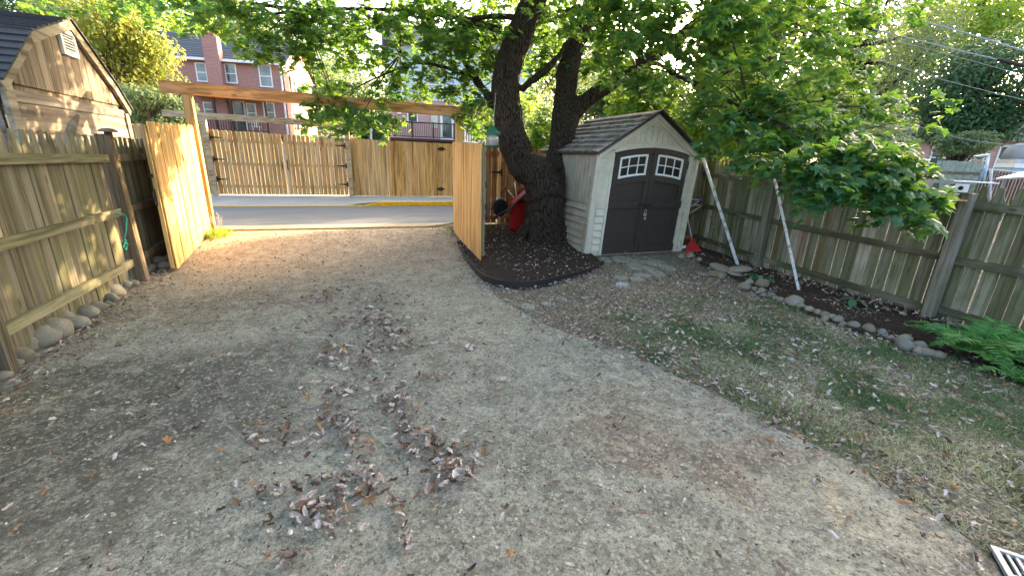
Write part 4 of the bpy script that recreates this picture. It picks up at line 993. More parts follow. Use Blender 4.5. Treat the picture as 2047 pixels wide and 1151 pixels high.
# the rest of the crown, above and beside the picture
tries = 0; added = 0
while added < 900 and tries < 20000:
    tries += 1
    u_ = Vector((rnd.gauss(0, 1), rnd.gauss(0, 1), rnd.gauss(0, 1))).normalized()*(rnd.random()**.4)
    c = Vector((3.6+u_.x*6.6, 6.6+u_.y*5.6, 6.4+u_.z*3.4))
    q = proj(c)
    if c.z < 3.2 or (c.y < 4.5 and rnd.random() < .6): continue
    if q and -60 < q[0] < 2110 and q[1] > -45: continue
    if c.x < 1.0 and c.y > 7.5: 
        if rnd.random() < .5: continue
    kk = (c.x+2.4)/sv.x; fy, fz = c.y-sv.y*kk, c.z-sv.z*kk
    if 4.4 < fy < 10.5 and fz < 3.2 and rnd.random() < .55: continue
    added += 1
    for k_ in range(10):
        LPs.append(c+Vector((rnd.gauss(0, .24), rnd.gauss(0, .24), rnd.gauss(0, .16)))); LN.append((rnd.gauss(0, .5), rnd.gauss(0, .5), 1)); LT.append((rnd.gauss(0, 1), rnd.gauss(0, 1), -.6)); LS.append(rnd.uniform(.16, .26)); LV.append(rnd.random())
blades('crown', [tuple(p) for p in LPs], np.array(LS), np.array(LN, float), np.array(LT, float), MAPLE, M_mleaf, mp_, np.array(LV))
tw.build('branches', M_twig, mp_)

# ---------------------------------------------------------------- other trees and bushes
def tree(name, label, base, ctr, rad, n, size, mt, trunk_r=.15, shape=OVAL, clump=.25, bm=M_bark2, group=None, seed=1, droop=-.3, lobes=40):
    r = random.Random(seed); g_ = np.random.default_rng(seed)
    e = empty(name, tuple(base), label, 'bush' if 'bush' in name else 'tree', group)
    base, ctr = Vector(base), Vector(ctr)
    lob = []
    b = MB(); top = ctr+Vector((0, 0, rad[2]*.4))
    b.tube(bez([base-Vector((0, 0, .2)), base.lerp(ctr, .5)+Vector((r.uniform(-.2, .2), r.uniform(-.2, .2), 0)), top], 5), [trunk_r*(1-.8*i/10) for i in range(11)], 10)
    for k_ in range(lobes):
        d = Vector((r.gauss(0, 1), r.gauss(0, 1), r.gauss(0, 1))).normalized(); s_ = r.uniform(.45, .98)
        c = ctr+Vector((d.x*rad[0]*s_, d.y*rad[1]*s_, d.z*rad[2]*s_)); lob.append(c)
        if k_ % 2 == 0:
            o_ = base.lerp(ctr, r.uniform(.4, 1.1)); b.tube([o_, o_.lerp(c, .5)+Vector((0, 0, .1)), c], [trunk_r*.35, trunk_r*.2, trunk_r*.06], 6)
    b.build('trunk', bm, e)
    L = np.array([tuple(c) for c in lob]); idx = g_.integers(0, len(L), n); sc = np.array(rad)*clump
    off = g_.normal(0, 1, (n, 3)); off = off/np.maximum(1, np.linalg.norm(off, axis=1, keepdims=True)/1.5)
    P = L[idx]+off*sc
    nrm = unit(off+g_.normal(0, .8, (n, 3))+np.array([0, 0, .8])); tip = g_.normal(0, .6, (n, 3))+np.array([0, 0, droop])+off*.5
    vr = np.clip(g_.random(n)*.7+g_.random(len(L))[idx]*.3, 0, 1)
    blades('crown', P, g_.uniform(.7, 1.3, n)*size, nrm, tip, shape, mt, e, vr)
    return e
def T(x, y, D, rxp, ryp, name, label, n, mt, sizep=5, gz_=0, **kw):
    c = at(x, y, D); rx_ = rxp/FPX*D; ry_ = ryp/FPX*D
    return tree(name, label, (c.x+kw.pop('bx', 0), c.y, gz_), c, (rx_, max(rx_*.8, .5), ry_), n, sizep/FPX*D, mt, **kw)
T(215, 110, 15, 110, 105, 'feathery_tree', 'sunlit yellow green tree rising behind the gambrel shed', 15000, M_yleaf, 8, seed=3, clump=.22, lobes=60)
T(300, 225, 13.5, 65, 45, 'leafy_bush', 'soft grey green bush between gambrel shed and gate post', 5000, M_gleaf, 7, seed=4, lobes=30)
T(90, -10, 26, 170, 70, 'tall_tree', 'dark tall tree above the gambrel shed roof', 6000, M_dleaf, 8, seed=5, trunk_r=.3)
T(300, 55, 40, 120, 75, 'tall_tree', 'yellowish tree behind the left end of the brick house', 5000, M_bleaf, 8, seed=6, trunk_r=.3, gz_=1.8)
T(470, 60, 55, 120, 60, 'tall_tree', 'green tree right behind the brick house chimney', 5000, M_gleaf, 8, seed=7, trunk_r=.3, gz_=1.8)
T(690, 170, 52, 65, 90, 'tall_tree', 'pale green tree in the gap between the two houses', 2600, M_gleaf, 7, seed=8, trunk_r=.3, gz_=1.8, clump=.2)
T(735, 245, 42, 48, 40, 'dark_bush', 'dark evergreen bush between the two houses', 5000, M_dleaf, 8, seed=9, gz_=1.8)
T(1020, 235, 18, 60, 60, 'leafy_bush', 'leafy bush seen through the fork left of the maple trunk', 5000, M_bleaf, 8, seed=10)
T(1085, 275, 12.5, 26, 60, 'leafy_bush', 'bright bush showing through the fork of the maple', 2200, M_bleaf, 9, seed=11)
T(1230, 200, 15, 90, 50, 'leafy_bush', 'pale green bush beyond the storage shed roof', 6000, M_gleaf, 8, seed=12)
T(1290, 190, 12.5, 75, 55, 'leafy_bush', 'yellow green shrub rising behind the storage shed ridge', 6500, M_bleaf, 9, seed=13)
T(1440, 215, 10.8, 85, 105, 'leafy_bush', 'bright yellow green shrub behind the mossy fence beside the shed', 13000, M_bleaf, 9, seed=14, lobes=55)
T(1550, 235, 11.5, 75, 85, 'leafy_bush', 'bright leafy shrub behind the mossy fence and leaning pipes', 10000, M_bleaf, 9, seed=15)
T(1630, 215, 12, 70, 75, 'leafy_bush', 'tall bright shrub behind the drooping maple branch, added to shade the driveway', 8000, M_bleaf, 9, seed=24)  # extra shrub, helps keep low sun off the driveway
T(1720, 300, 10.5, 95, 50, 'leafy_bush', 'pale grey green willow shrub over the mossy fence', 8000, M_gleaf, 7, seed=16, lobes=50)
T(1730, 100, 20, 150, 150, 'tall_tree', 'loose grey green tree with dark leaning trunk behind the wires', 19000, M_gleaf, 6, seed=17, trunk_r=.32, clump=.2, lobes=70, bm=M_bark)
T(1960, 190, 14.5, 125, 100, 'dense_tree', 'dense dark green tree at the right edge behind fence', 20000, M_dleaf, 7, seed=18, trunk_r=.22, clump=.24, lobes=80, bm=M_bark)
T(1930, 285, 13, 50, 22, 'brown_bush', 'olive bush under the dense dark tree at the right', 2600, M_gleaf, 7, seed=19)
T(1960, 30, 24, 170, 110, 'tall_tree', 'light green tree top in the upper right corner', 16000, M_bleaf, 7, seed=20, trunk_r=.3, clump=.2, lobes=50)
T(1540, 50, 15.5, 170, 110, 'tall_tree', 'broad full tree added behind the storage shed to shade the driveway', 9000, M_gleaf, 8, seed=22, trunk_r=.3, clump=.22, lobes=90)  # extra tree that blocks low sun from the driveway
T(1130, 120, 34, 120, 90, 'tall_tree', 'green tree far behind the maple trunks', 4500, M_gleaf, 8, seed=23, trunk_r=.4, clump=.2)
for i, (x_, lab) in enumerate(((6.5, 'low round bush added for street shade just behind the golden fence nearest the street corner'), (9.5, 'middle bush added for street shade behind the golden fence beyond the shed'), (12.5, 'farthest bush added for street shade along the golden fence beyond the shed'), (16, 'last bush added for street shade showing over the far end of the golden fence'))):
    yy_ = 15.5-.1305*(x_+3.1)+1.0  # hedge row added behind the far fence, keeps sun off the street
    tree('leafy_bush', lab, (x_, yy_, .2), (x_, yy_, 1.9), (1.7, .9, 1.3), 5000, .13, M_gleaf, .08, OVAL, .28, seed=50+i)
# row of far trees closing the view; copies of one
src = tree('background_tree', 'rounded green tree in the far row behind houses and fences', (0, 0, 0), (0, 0, 6.5), (4.2, 4.0, 5.5), 9000, .34, M_gleaf, .3, RHOMB, .24, seed=31, group='far row of background trees', lobes=60)
rr_ = random.Random(5); spots = []
for k_ in range(22):
    a_ = R_(-38+k_*6.2); dist = rr_.uniform(52, 70)
    if k_ in (14, 15): dist = 75
    spots.append((dist*math.sin(a_), dist*math.cos(a_)))
for i, (x, y) in enumerate(spots):
    if i == 0: o = src
    else:
        o = src.copy(); COL.objects.link(o)
        for chd in list(src.children): cc = chd.copy(); COL.objects.link(cc); cc.parent = o
    o.location = (x, y, H(x, y)); o.rotation_euler = (0, 0, rr_.uniform(0, 6.28)); s_ = rr_.uniform(.8, 1.25); o.scale = (s_, s_, s_*rr_.uniform(.8, 1.2)*(.8 if 12 < i < 19 else 1))

# ---------------------------------------------------------------- mulch bed under the maple with its edging
ep = [(905, 478), (925, 512), (955, 552), (985, 570), (1030, 577), (1065, 577), (1100, 570), (1150, 556), (1185, 543), (1207, 527)]
ew = bez([gz(*p).xy.to_3d() for p in ep], 5)
b = MB(); hs = []
for i, p in enumerate(ew):
    t = i/(len(ew)-1); hs.append(.05+.055*math.sin(math.pi*t)**.6)
for i in range(len(ew)-1):
    a, c = ew[i], ew[i+1]; na = (c-a).normalized(); nn = Vector((-na.y, na.x, 0))*.014
    b.add([a, c, c+Vector((0, 0, hs[i+1])), a+Vector((0, 0, hs[i])), a+nn, c+nn, c+nn+Vector((0, 0, hs[i+1])), a+nn+Vector((0, 0, hs[i]))], [(0,1,2,3),(3,2,6,7),(5,4,7,6)], .5)
ed = tag(b.build('bed_edging', M_edging), 'curved black plastic edging round the maple bed', 'edging')
for x, y in ((1069, 573), (1108, 565)):
    q = gz(x, y, .04)+Vector((0, -.02, .01)); b = MB(); b.box(q, (.03, .01, .03)); b.build('clip', M_steel, ed)
bed = [p.xy for p in ew]+[Vector((4.25, 6.5)), Vector((4.9, 8.7)), Vector((5.0, 9.3)), Vector((2.6, 9.3)), Vector((2.36, 8.9))]
def bedh(x, y):
    d = min((Vector((x, y))-p.xy).length for p in ew); r = math.hypot(x-TX, y-TY)
    return .045*sm(d/.5)+.12*math.exp(-(r/.62)**2)+.02*mnoise.noise(Vector((x*4, y*4, 0)))+.01+H(x, y)*.6
tag(sheet('mulch_bed', bed, M_mulch, .012, .16, bedh), 'dark soil bed mounded round the maple roots', None, None, 'structure')
def rb_h(x, y): return .03+.025*mnoise.noise(Vector((x*3, y*3, 5)))
rbed = [gz(*p).xy for p in ((1470, 560), (1560, 600), (1640, 640), (1720, 668), (1800, 692), (1880, 705), (2047, 775), (2140, 830))]
rbed = rbed+[Vector((6.05, .2)), Vector((6.5, 2.44)), Vector((6.67, 4.9)), Vector((6.98, 6.7)), gz(1385, 505).xy, gz(1400, 530).xy]
tag(sheet('planting_bed', rbed, M_bedsoil, .0, .2, rb_h), 'dark mulched bed along the foot of the mossy fence', None, None, 'structure')

# ---------------------------------------------------------------- stones
def rockmesh(seed, squash=.6, ang=0):
    import bmesh
    bm = bmesh.new(); bmesh.ops.create_icosphere(bm, subdivisions=3, radius=1)
    for v in bm.verts:
        p = v.co.copy(); d = 1+.22*mnoise.noise(p*1.1+Vector((seed*7, 0, 0)))+.06*mnoise.noise(p*3+Vector((seed*3, 1, 0)))
        v.co = Vector((p.x*d, p.y*d*.78, p.z*d*squash))
    me = bpy.data.meshes.new('rock'); bm.to_mesh(me); bm.free(); me.materials.append(M_rock)
    me.polygons.foreach_set('use_smooth', [True]*len(me.polygons)); return me
RM = [rockmesh(k_, .68+.06*(k_ % 3)) for k_ in range(8)]; RF = [rockmesh(20+k_, .25) for k_ in range(3)]
def rocks(lst, label, group, z0, name='river_stone', flat=False, emb=.12):
    for i, q in enumerate(lst):
        x, y, r_ = q[:3]; lab = q[3] if len(q) > 3 else label
        p0 = gz(x, y+r_*.5, z0); D = (p0-CAM).dot(fw); rad = r_/FPX*D
        me = (RF if flat or (len(q) > 4) else RM)[i % (3 if flat or len(q) > 4 else 8)]
        o_ = bpy.data.objects.new(name, me); COL.objects.link(o_)
        s_ = rad*(1.22 if flat else 1.28); o_.scale = (s_, s_*1.05, s_); sq = .25 if me in RF else .7
        p0 = p0+Vector((p0.x, p0.y, 0)).normalized()*s_*.55
        o_.location = (p0.x, p0.y, H(p0.x, p0.y)+z0+s_*sq*(1-emb)); o_.rotation_euler = (rnd.uniform(-.2, .2), rnd.uniform(-.2, .2), rnd.uniform(-.7, .7))
        tag(o_, lab, 'stone', group if len(q) < 4 else None)
zl_ = [(240,953,58),(190,985,54),(105,1018,44),(160,1008,28),(95,1060,45),(75,1080,25),(20,1140,25),(270,910,48),(345,912,35),(388,868,36),(380,823,28),(408,810,20),(435,840,26),(443,803,22),(440,778,22),(487,800,24),(465,755,24),(500,775,33),(503,748,16),(545,745,25),(530,765,18),(583,738,18),(335,880,28),(340,860,18),(300,895,25),(630,680,25),(650,670,18),(690,648,28),(720,660,20),(620,700,15),(60,1050,18),(150,1050,15),(90,1100,14),(410,855,18),(470,825,16),(560,725,16),(600,715,18)]
L1 = [(x/2.173, y/2.173+230, r_/2.173) for x, y, r_ in zl_]
L1[0] = L1[0]+('largest rounded grey stone in the row under the left fence',); L1[4] = L1[4]+('greenish pale stone beside the nearest left fence post',)
L1[9] = L1[9]+('round light grey stone nudging out of the middle of the left row',)
rocks(L1, 'rounded river stone in the row along the foot of the left fence', 'river stones under the left fence', 0)
zr_ = [(425,275,28),(455,250,22),(525,262,32),(485,285,16),(540,320,16),(525,298,20),(580,322,20),(610,340,15),(635,352,20),(665,360,20),(708,368,38),(750,388,24),(800,408,24),(850,425,22),(890,438,24),(890,460,20),(935,455,25),(965,468,28),(995,495,20),(1055,500,30),(1140,520,32),(1220,543,26),(1275,570,20),(1340,588,36),(1350,622,42),(1430,625,36),(1430,650,28),(1480,660,34),(1545,675,30)]
k3 = .3454
L2 = [(1340+x*k3, 480+y*k3, r_*k3) for x, y, r_ in zr_]
L2[19] = L2[19]+('pale upright stone tipping outward in the right hand stone row',); L2[23] = L2[23]+('pale oval stone at the end of the row near the ferns',)
rocks(L2, 'small rounded stone in the curved row edging the right bed', 'stones edging the right bed', 0)
rocks([(1340+x*k3, 480+y*k3, r_*k3) for x, y, r_ in ((62,100,18),(115,95,18),(165,118,16),(130,125,8),(230,170,14),(292,215,18))], 'small stone in the loose group beside the shed corner', 'loose stones beside the shed', 0)
for x, y, r_, lab in ((185, 190, 36, 'flat rounded slab lying left of the slab stack by the pipe'), (285, 150, 50, 'upper slab of the stack left of the leaning pipe foot'), (268, 186, 48, 'lower slab of the stack left of the leaning pipe foot'),
                      (400, 158, 55, 'upper flat slab right at the foot of the leaning pipe'), (385, 192, 48, 'lower flat slab under the foot of the leaning pipe')):
    rocks([(1340+x*k3, 480+y*k3, r_*k3, lab, 1)], lab, None, .06 if 'upper' in lab else 0, 'stone_slab', True, .2)
kf_ = .254
for i, (x, y, a_, c_) in enumerate(((1430,390,75,22),(1560,412,75,16),(1695,418,75,24),(1540,450,72,20),(1630,466,55,20),(1420,542,62,20),(1585,522,68,18),(1550,556,60,18),(1700,505,62,32),(1300,395,45,16),(1780,455,50,25),(1430,597,50,18),(690,760,65,24),(950,703,50,16),(1150,692,50,13),(860,742,70,22))):
    X, Y_ = 880+x*kf_, 420+y*kf_; c = gz(X, Y_); ax = (gz(X+a_*kf_, Y_)-c).length; dy = abs(gz(X, Y_+c_*kf_).y-c.y)*1.25
    n = 9; pts = []
    for k_ in range(n):
        t = 2*math.pi*k_/n+rnd.uniform(-.15, .15); r_ = rnd.uniform(.88, 1.1); pts.append((ax*r_*math.cos(t), dy*r_*math.sin(t)))
    zt = .028 if i < 12 else .010
    b = MB(); b.prism([(p[0], p[1]) for p in pts], (0, 0, -.03), (1, 0, 0), (0, 1, 0), (0, 0, 1), .03+zt*.6); b.prism([(p[0]*.95, p[1]*.95) for p in pts], (0, 0, zt*.6), (1, 0, 0), (0, 1, 0), (0, 0, 1), zt*.4+.004)
    o = b.build('flagstone', M_flag if i != 11 else M_walk); o.location = (c.x, c.y, H(c.x, c.y)+.004); o.rotation_euler = (rnd.uniform(-.02, .02), rnd.uniform(-.02, .02), R_(-20))
    if i < 11: tag(o, 'flat grey stone in the paving before the shed doors', 'flagstone', 'flagstones before the shed')
    elif i == 11: tag(o, 'pale flagstone at the near left tip of the paving', 'flagstone')
    else: tag(o, ['round buried stepping stone nearest the driveway below edging', 'faint stepping stone in the soil below the edging clips', 'farthest faint stepping stone below the edging toward the shed', 'long buried stepping stone beside the round one'][i-12], 'flagstone')

# ---------------------------------------------------------------- tools, pipes, barrow, feeder
def pipe(name, x0, y0, x1, y1, D0, D1, r_, label, mt):
    a, c = gz(x0, y0, .02), at(x1, y1, D1); b = MB(); b.tube([a, c], [r_, r_], 12); return tag(b.build(name, mt), label, 'pipe')
k = NM('flaking_white_pipe'); n_ = k.noise(k.co((1, 1, .25)), 18, 5, .6); M_pipe = k.fin(k.ramp(n_, ((.36, (.24,.23,.20)), (.42, (.40,.40,.37)), (.48, (.66,.68,.68)))), .6, .3)
a = gz(1475, 530, .02); d = ray(1403, 305); 
def leanto(x0, y0, x1, y1, back, r_, name, label, mt, cat='pipe', z0=.02):
    a = gz(x0, y0, z0); d0 = (a-CAM).dot(fw); c = at(x1, y1, d0+back); b = MB(); b.tube([a, c], r_, 12); return tag(b.build(name, mt), label, cat)
leanto(1475, 530, 1402, 305, .75, .028, 'leaning_pipe', 'thick flaking pipe leaning on the mossy fence nearest the shed', M_pipe)
leanto(1597, 582, 1541, 322, .95, .020, 'leaning_pipe', 'slim white pipe leaning beside the capped fence post', M_pipe)
leanto(1451, 524, 1420, 432, .35, .010, 'thin_stake', 'thin brown stake leaning behind the first pipe', M_leftdark, 'stake')
rk = empty('leaf_rake', gz(1388, 505), 'red plastic leaf rake leaning between shed and mossy fence', 'rake')
h0 = Vector((6.42, 6.18, .26)); h1 = at(1373, 428, 8.45)
b = MB(); b.tube([h0, h1], .011, 8); b.build('handle', M_pale, rk)
b = MB(); base = h0; u_ = Vector((1, -.2, 0)).normalized(); dn = Vector((.08, -.30, -.95)).normalized()
for k_ in range(13):
    s_ = (k_-6)/6; p1 = base+dn*.03+u_*s_*.02; p2 = base+dn*.22+u_*s_*.15; p3 = base+dn*.28+u_*s_*.18+Vector((0, -.03, 0))
    b.beam(p1, p2, .024, .005, (0, -1, .3)); b.beam(p2, p3, .02, .005, (0, -1, .3))
b.build('tines', M_redp, rk)
b = MB(); b.tube([base-dn*.05, base+dn*.05], [.018, .026], 8); b.beam(base+dn*.13-u_*.14, base+dn*.13+u_*.14, .03, .008, (0, -1, .3)); b.build('socket', M_redp, rk)
for i, (x0, y0, x1, y1, mt, lab) in enumerate(((1372, 396, 1398, 400, M_bluep, 'topmost handle tip with blue end behind the shed corner'), (1374, 418, 1402, 399, M_bluep, 'steeper long handle with blue grip behind the shed corner'), (1372, 412, 1400, 410, M_redp, 'long handle with red grip behind the shed corner'), (1372, 430, 1404, 411, M_black, 'lowest long handle with black grip behind the shed corner'))):
    e = empty('tool_handle', at(x0, y0, 8.5), lab, 'garden tool')
    a, c = at(x0-6, y0+4*(i % 2), 8.7), at(x1, y1, 8.35); b = MB(); b.tube([a, c], .011, 8); b.build('shaft', M_pale, e)
    b = MB(); b.tube([c, c+(c-a).normalized()*.05], [.017, .019], 8); b.build('grip', mt, e)
pt = empty('plant_pot', gz(1366, 497), 'terracotta pot tucked behind the shed corner', 'pot'); q = at(1368, 484, 8.75)
b = MB(); b.lathe([(.07, -.12), (.10, .08), (.115, .08), (.115, .13), (.10, .13), (.09, .10)], q, 18); b.build('pot_body', M_terra, pt)
q = at(1366, 494, 8.35); b = MB(); b.lathe([(.022, -.03), (.03, .035), (.034, .035), (.034, .042), (.028, .042)], q, 12, None, Matrix.Rotation(1.4, 3, 'Y')); tag(b.build('paper_cup', M_white), 'small white cup lying beside the red rake', 'cup')

wbw = empty('wheelbarrow', (3.5, 8.9, .1), 'red wheelbarrow tipped up behind the maple trunk', 'wheelbarrow')
wc = at(1000, 415, 8.75); tr0 = at(1040, 435, 8.95)
b = MB()
o3 = [at(1022, 400, 8.95), at(1052, 375, 9.0), at(1075, 400, 9.2), at(1070, 480, 9.1), at(1040, 474, 8.9), at(1018, 458, 8.8)]
in3 = [p+Vector((.10, .42, -.0)) for p in o3]; cc = sum(in3, Vector())/6; in3 = [cc+(p-cc)*.7 for p in in3]
c0 = sum(o3, Vector())/6; lip = [c0+(p-c0)*1.06 for p in o3]
b.add(lip+o3+in3, [(0,1,7,6),(1,2,8,7),(2,3,9,8),(3,4,10,9),(4,5,11,10),(5,0,6,11)]+[(6+i, 6+(i+1) % 6, 12+(i+1) % 6, 12+i) for i in range(6)]+[(12,13,14,15,16,17)], .5)
bp = [c0+(p-c0)*.8+Vector((-.1, -.16, 0)) for p in o3]; b.add(o3+bp, [(i, (i+1) % 6, 6+(i+1) % 6, 6+i) for i in range(6)]+[(11,10,9,8,7,6)], .5)
b.build('tray', M_red, wbw)
b = MB(); Mx = Matrix.Rotation(R_(20), 3, 'Z') @ Matrix.Rotation(R_(90), 3, 'X')
b.lathe([(.10, -.035), (.165, -.045), (.185, 0), (.165, .045), (.10, .035)], wc, 24, None, Mx); wh = b.build('wheel', M_rubber, wbw)
for dd_ in (-.07, .12):
    b = MB(); b.tube([at(985, 437, 8.6+dd_), at(1020, 416, 8.6+dd_), at(1052, 388, 8.6+dd_)], .022, 8); b.build('handle', M_black, wbw)
b = MB(); b.tube([at(1015, 380, 8.9), at(1035, 405, 8.9), at(1028, 365, 9.0)], .010, 6); b.build('leg', M_steel, wbw)

bf = empty('bird_feeder', at(985, 275, 7.65), 'green lantern bird feeder hanging from the maple', 'bird feeder')
q = at(985, 279, 7.65)
b = MB(); b.lathe([(.20, .085), (.19, .10), (.06, .20), (.02, .225), (0, .23)], q, 4, None, Matrix.Rotation(.5, 3, 'Z')); b.build('roof', M_green, bf)
k = NM('clear_seed_tube'); M_tube = k.fin((.55,.52,.45), .25, .6); k.b.inputs['Transmission Weight'].default_value = .35
b = MB(); b.lathe([(.115, -.10), (.115, .09)], q, 8); b.build('seed_tube', M_tube, bf)
b = MB(); b.lathe([(.16, -.135), (.18, -.12), (.18, -.10), (.05, -.099)], q, 4, None, Matrix.Rotation(.5, 3, 'Z')); 
b.build('tray', M_green, bf)
b = MB(); top = at(991, 185, 7.75); n = 14
for k_ in range(n):
    a = (q+Vector((0, 0, .21))).lerp(top, k_/n); c = (q+Vector((0, 0, .21))).lerp(top, (k_+.8)/n); o_ = Vector((.006, 0, 0)) if k_ % 2 else Vector((0, .006, 0))
    b.tube([a-o_, c-o_], .0035, 5); b.tube([a+o_, c+o_], .0035, 5)
b.build('chain', M_steel, bf)

# bird box with its ledge on the fence post
bb = empty('bird_box', (6.4, 2.3, 1.35), 'white fronted bird box under a pale ledge on the fence post', 'bird box')
q = at(1922, 376, 4.55)
M3 = Matrix((Vector((0.25, -.97, 0)).normalized(), Vector((.97, .25, 0)).normalized(), Vector((0, 0, 1)))).transposed()
b = MB(); b.box(q+Vector((.066, 0, -.01)), (.10, .10, .09), M3); b.build('box_body', M_rightpost, bb)
b = MB(); b.box(q, (.11, .012, .085), M3); f_ = b.build('front', M_white, bb)
b = MB(); b.lathe([(0, 0), (.022, 0), (.022, .003)], q+Vector((-.012, 0, 0)), 14, None, Matrix.Rotation(-1.5708, 3, 'Y')); sub(b, 'hole', M_black, f_)
b = MB(); a, c = at(1898, 361, 4.6), at(1988, 366, 4.5); b.beam(a, c, .14, .012); b.build('ledge', M_white, bb)
b = MB(); b.box(q+Vector((.05, .0, -.13)), (.11, .10, .012), M3); b.build('floor_board', M_yleafless if False else M_pine, bb)

# ---------------------------------------------------------------- wires
def wire(pts, r_, label, spl=(), name='overhead_wire', mt=None):
    e = empty(name, at(*pts[0]), label, 'wire'); P = [at(*p) for p in pts]
    b = MB(); b.tube(bez(P, 8), r_, 6); b.build('cable', mt or M_steel, e)
    for (a, c) in spl:
        b = MB(); a3, c3 = at(*a), at(*c); b.tube([a3, a3.lerp(c3, .1), a3.lerp(c3, .9), c3], [r_*1.4, r_*3, r_*3, r_*1.4], 10); b.build('splice', M_black, e)
M_wire = plain('pale_cable', (.33,.36,.38), .5, .4)
wire([(1650, -10, 13), (1735, 15, 12), (1900, 58, 11), (2047, 102, 10), (2300, 175, 9)], .018, 'topmost overhead cable crossing the upper right corner', mt=M_wire)
wire([(1560, -2, 13), (1712, 49, 11.6), (1880, 92, 10.8), (2047, 132, 10), (2300, 190, 9)], .015, 'overhead cable with two black splices', (((1712, 49, 11.55), (1752, 60, 11.4)), ((1993, 119, 10.2), (2060, 135, 9.95))), mt=M_wire)
wire([(1600, 30, 13), (1725, 68, 12), (1850, 97, 11), (2047, 150, 10), (2300, 210, 9)], .006, 'thin wire just under the spliced cable', mt=M_wire)
wire([(1550, 60, 13), (1710, 103, 12), (1850, 150, 11.3), (2047, 200, 10), (2300, 255, 9)], .006, 'thin sagging wire crossing before the dense dark tree', mt=M_wire)
wire([(1650, 180, 13), (1780, 232, 12), (1900, 272, 11.3), (2047, 293, 10), (2300, 310, 9)], .007, 'lowest wire passing just above the mossy fence at right', mt=M_wire)

# ---------------------------------------------------------------- neighbours at the right
nh = frame((0, 0, 0), 0, 'small brick neighbour house half hidden by trees at right', 'neighbour_house', 'house')
nh.location = at(1890, 340, 22); nh.rotation_euler = (0, 0, R_(-50))
b = MB(); b.box((0, 3, -.2), (9, 6, 3.4)); b.build('wall', M_brick2, nh)
b = MB(); b.prism([(-.5, 1.4), (6.5, 1.4), (3, 3.0)], (-4.8, 0, 0), (0, 1, 0), (0, 0, 1), (1, 0, 0), 9.6); b.build('roof', M_roof, nh)
for x in (-2.6, -.3, 2.2): window(nh, x, .6, .9, 1.2)
gp_ = empty('grey_fence_panel', at(1915, 335, 10.5), 'faded grey green fence panel beyond the mossy fence', 'fence')
a, c = at(1868, 344, 10.5), at(1967, 349, 10.2); dv = (c-a); dv.z = 0; L = dv.length; uu = Vector((dv.x/L, dv.y/L)); 
panel(a.xy, c.xy, a.z-1.2, c.z-1.2, a.z+.27, c.z+.30, .09, .004, 'flat', (-uu.y, uu.x)).build('boards', plain('faded_grey_wood', (.30,.34,.29), .8, .2, .2), gp_)
b = MB(); b.beam(a+Vector((0, 0, -.0)), c+Vector((0, 0, .02)), .06, .05); b.build('rail', M_rightpost, gp_)
bp_ = empty('blue_ladder', at(1962, 335, 9.6), 'pale blue step ladder behind the mossy fence', 'ladder')
M_pb = plain('pale_blue_metal', (.30,.42,.52), .5, .3)
b = MB(); b.tube([at(1957, 365, 9.6), at(1972, 310, 9.6)], .03, 6); b.tube([at(1966, 365, 9.3), at(1976, 312, 9.5)], .025, 6); b.build('stile', M_pb, bp_)
for t in (.2, .5, .8): 
    b = MB(); b.beam(at(1957, 365, 9.6).lerp(at(1972, 310, 9.6), t), at(1966, 365, 9.3).lerp(at(1976, 312, 9.5), t), .05, .02); b.build('rung', M_pb, bp_)
b = MB(); b.beam(at(1950, 313, 9.6), at(1976, 309, 9.6), .10, .03); b.build('top_step', M_pb, bp_)
mf = empty('railing_fence', at(2010, 350, 9.5), 'dark rail fence beyond the mossy fence at the right edge', 'fence')
a, c = at(1965, 338, 9.7), at(2110, 352, 9.0); b = MB(); b.tube([a, c], .016, 6); b.build('top_rail', M_steel, mf)
b = MB(); L = (c-a).length; n = 22
for k_ in range(n): q = a.lerp(c, k_/n); b.box(q-Vector((0, 0, .55)), (.05, .02, 1.05))
b.build('slats', M_leftdark, mf)
b = MB(); q = at(1984, 352, 9.5); b.tube([at(1981, 338, 9.55), at(1978, 420, 9.55)], .03, 8); b.build('post', M_steel, mf)
wp = empty('wrapped_pallet', at(2030, 330, 11), 'white wrapped pile on stacked pale boards at the right edge', 'pile')
for i, (x0, x1, y0, h_) in enumerate(((2000, 2090, 341, 9), (2008, 2090, 331, 8), (2012, 2090, 323, 9))):
    b = MB(); a, c = at(x0, y0, 11), at(x1, y0+4, 10.7); b.beam(a, c, .9, h_/FPX*11); b.build('board', [M_pb, M_white, M_pale][i], wp)
b = MB(); c0 = at(2052, 303, 11)
b.lathe([(.42, -.22), (.40, 0), (.33, .14), (.2, .2), (0, .21)], c0, 14); b.build('wrapped_bale', M_walk, wp)
tp = empty('garden_table', at(2040, 352, 8.3), 'pale blue table top edge rising past the mossy fence at the right', 'table')
a = at(1988, 360, 8.2); b = MB(); e1 = at(2047, 357, 7.6); e2 = at(2130, 352, 8.6); e3 = at(2047, 345, 9.1)
b.add([a, e1, e2, e3]+[p+Vector((0, 0, .03)) for p in (a, e1, e2, e3)], [(3,2,1,0),(4,5,6,7),(0,1,5,4),(1,2,6,5),(2,3,7,6),(3,0,4,7)]); b.build('table_top', plain('frosted_top', (.50,.58,.66), .3, .5, .1), tp)
for p in (a, e1, e3): q = p+(e2-p)*.15; b = MB(); b.tube([q, Vector((q.x, q.y, 0))], .02, 8); b.build('leg', M_pb, tp)

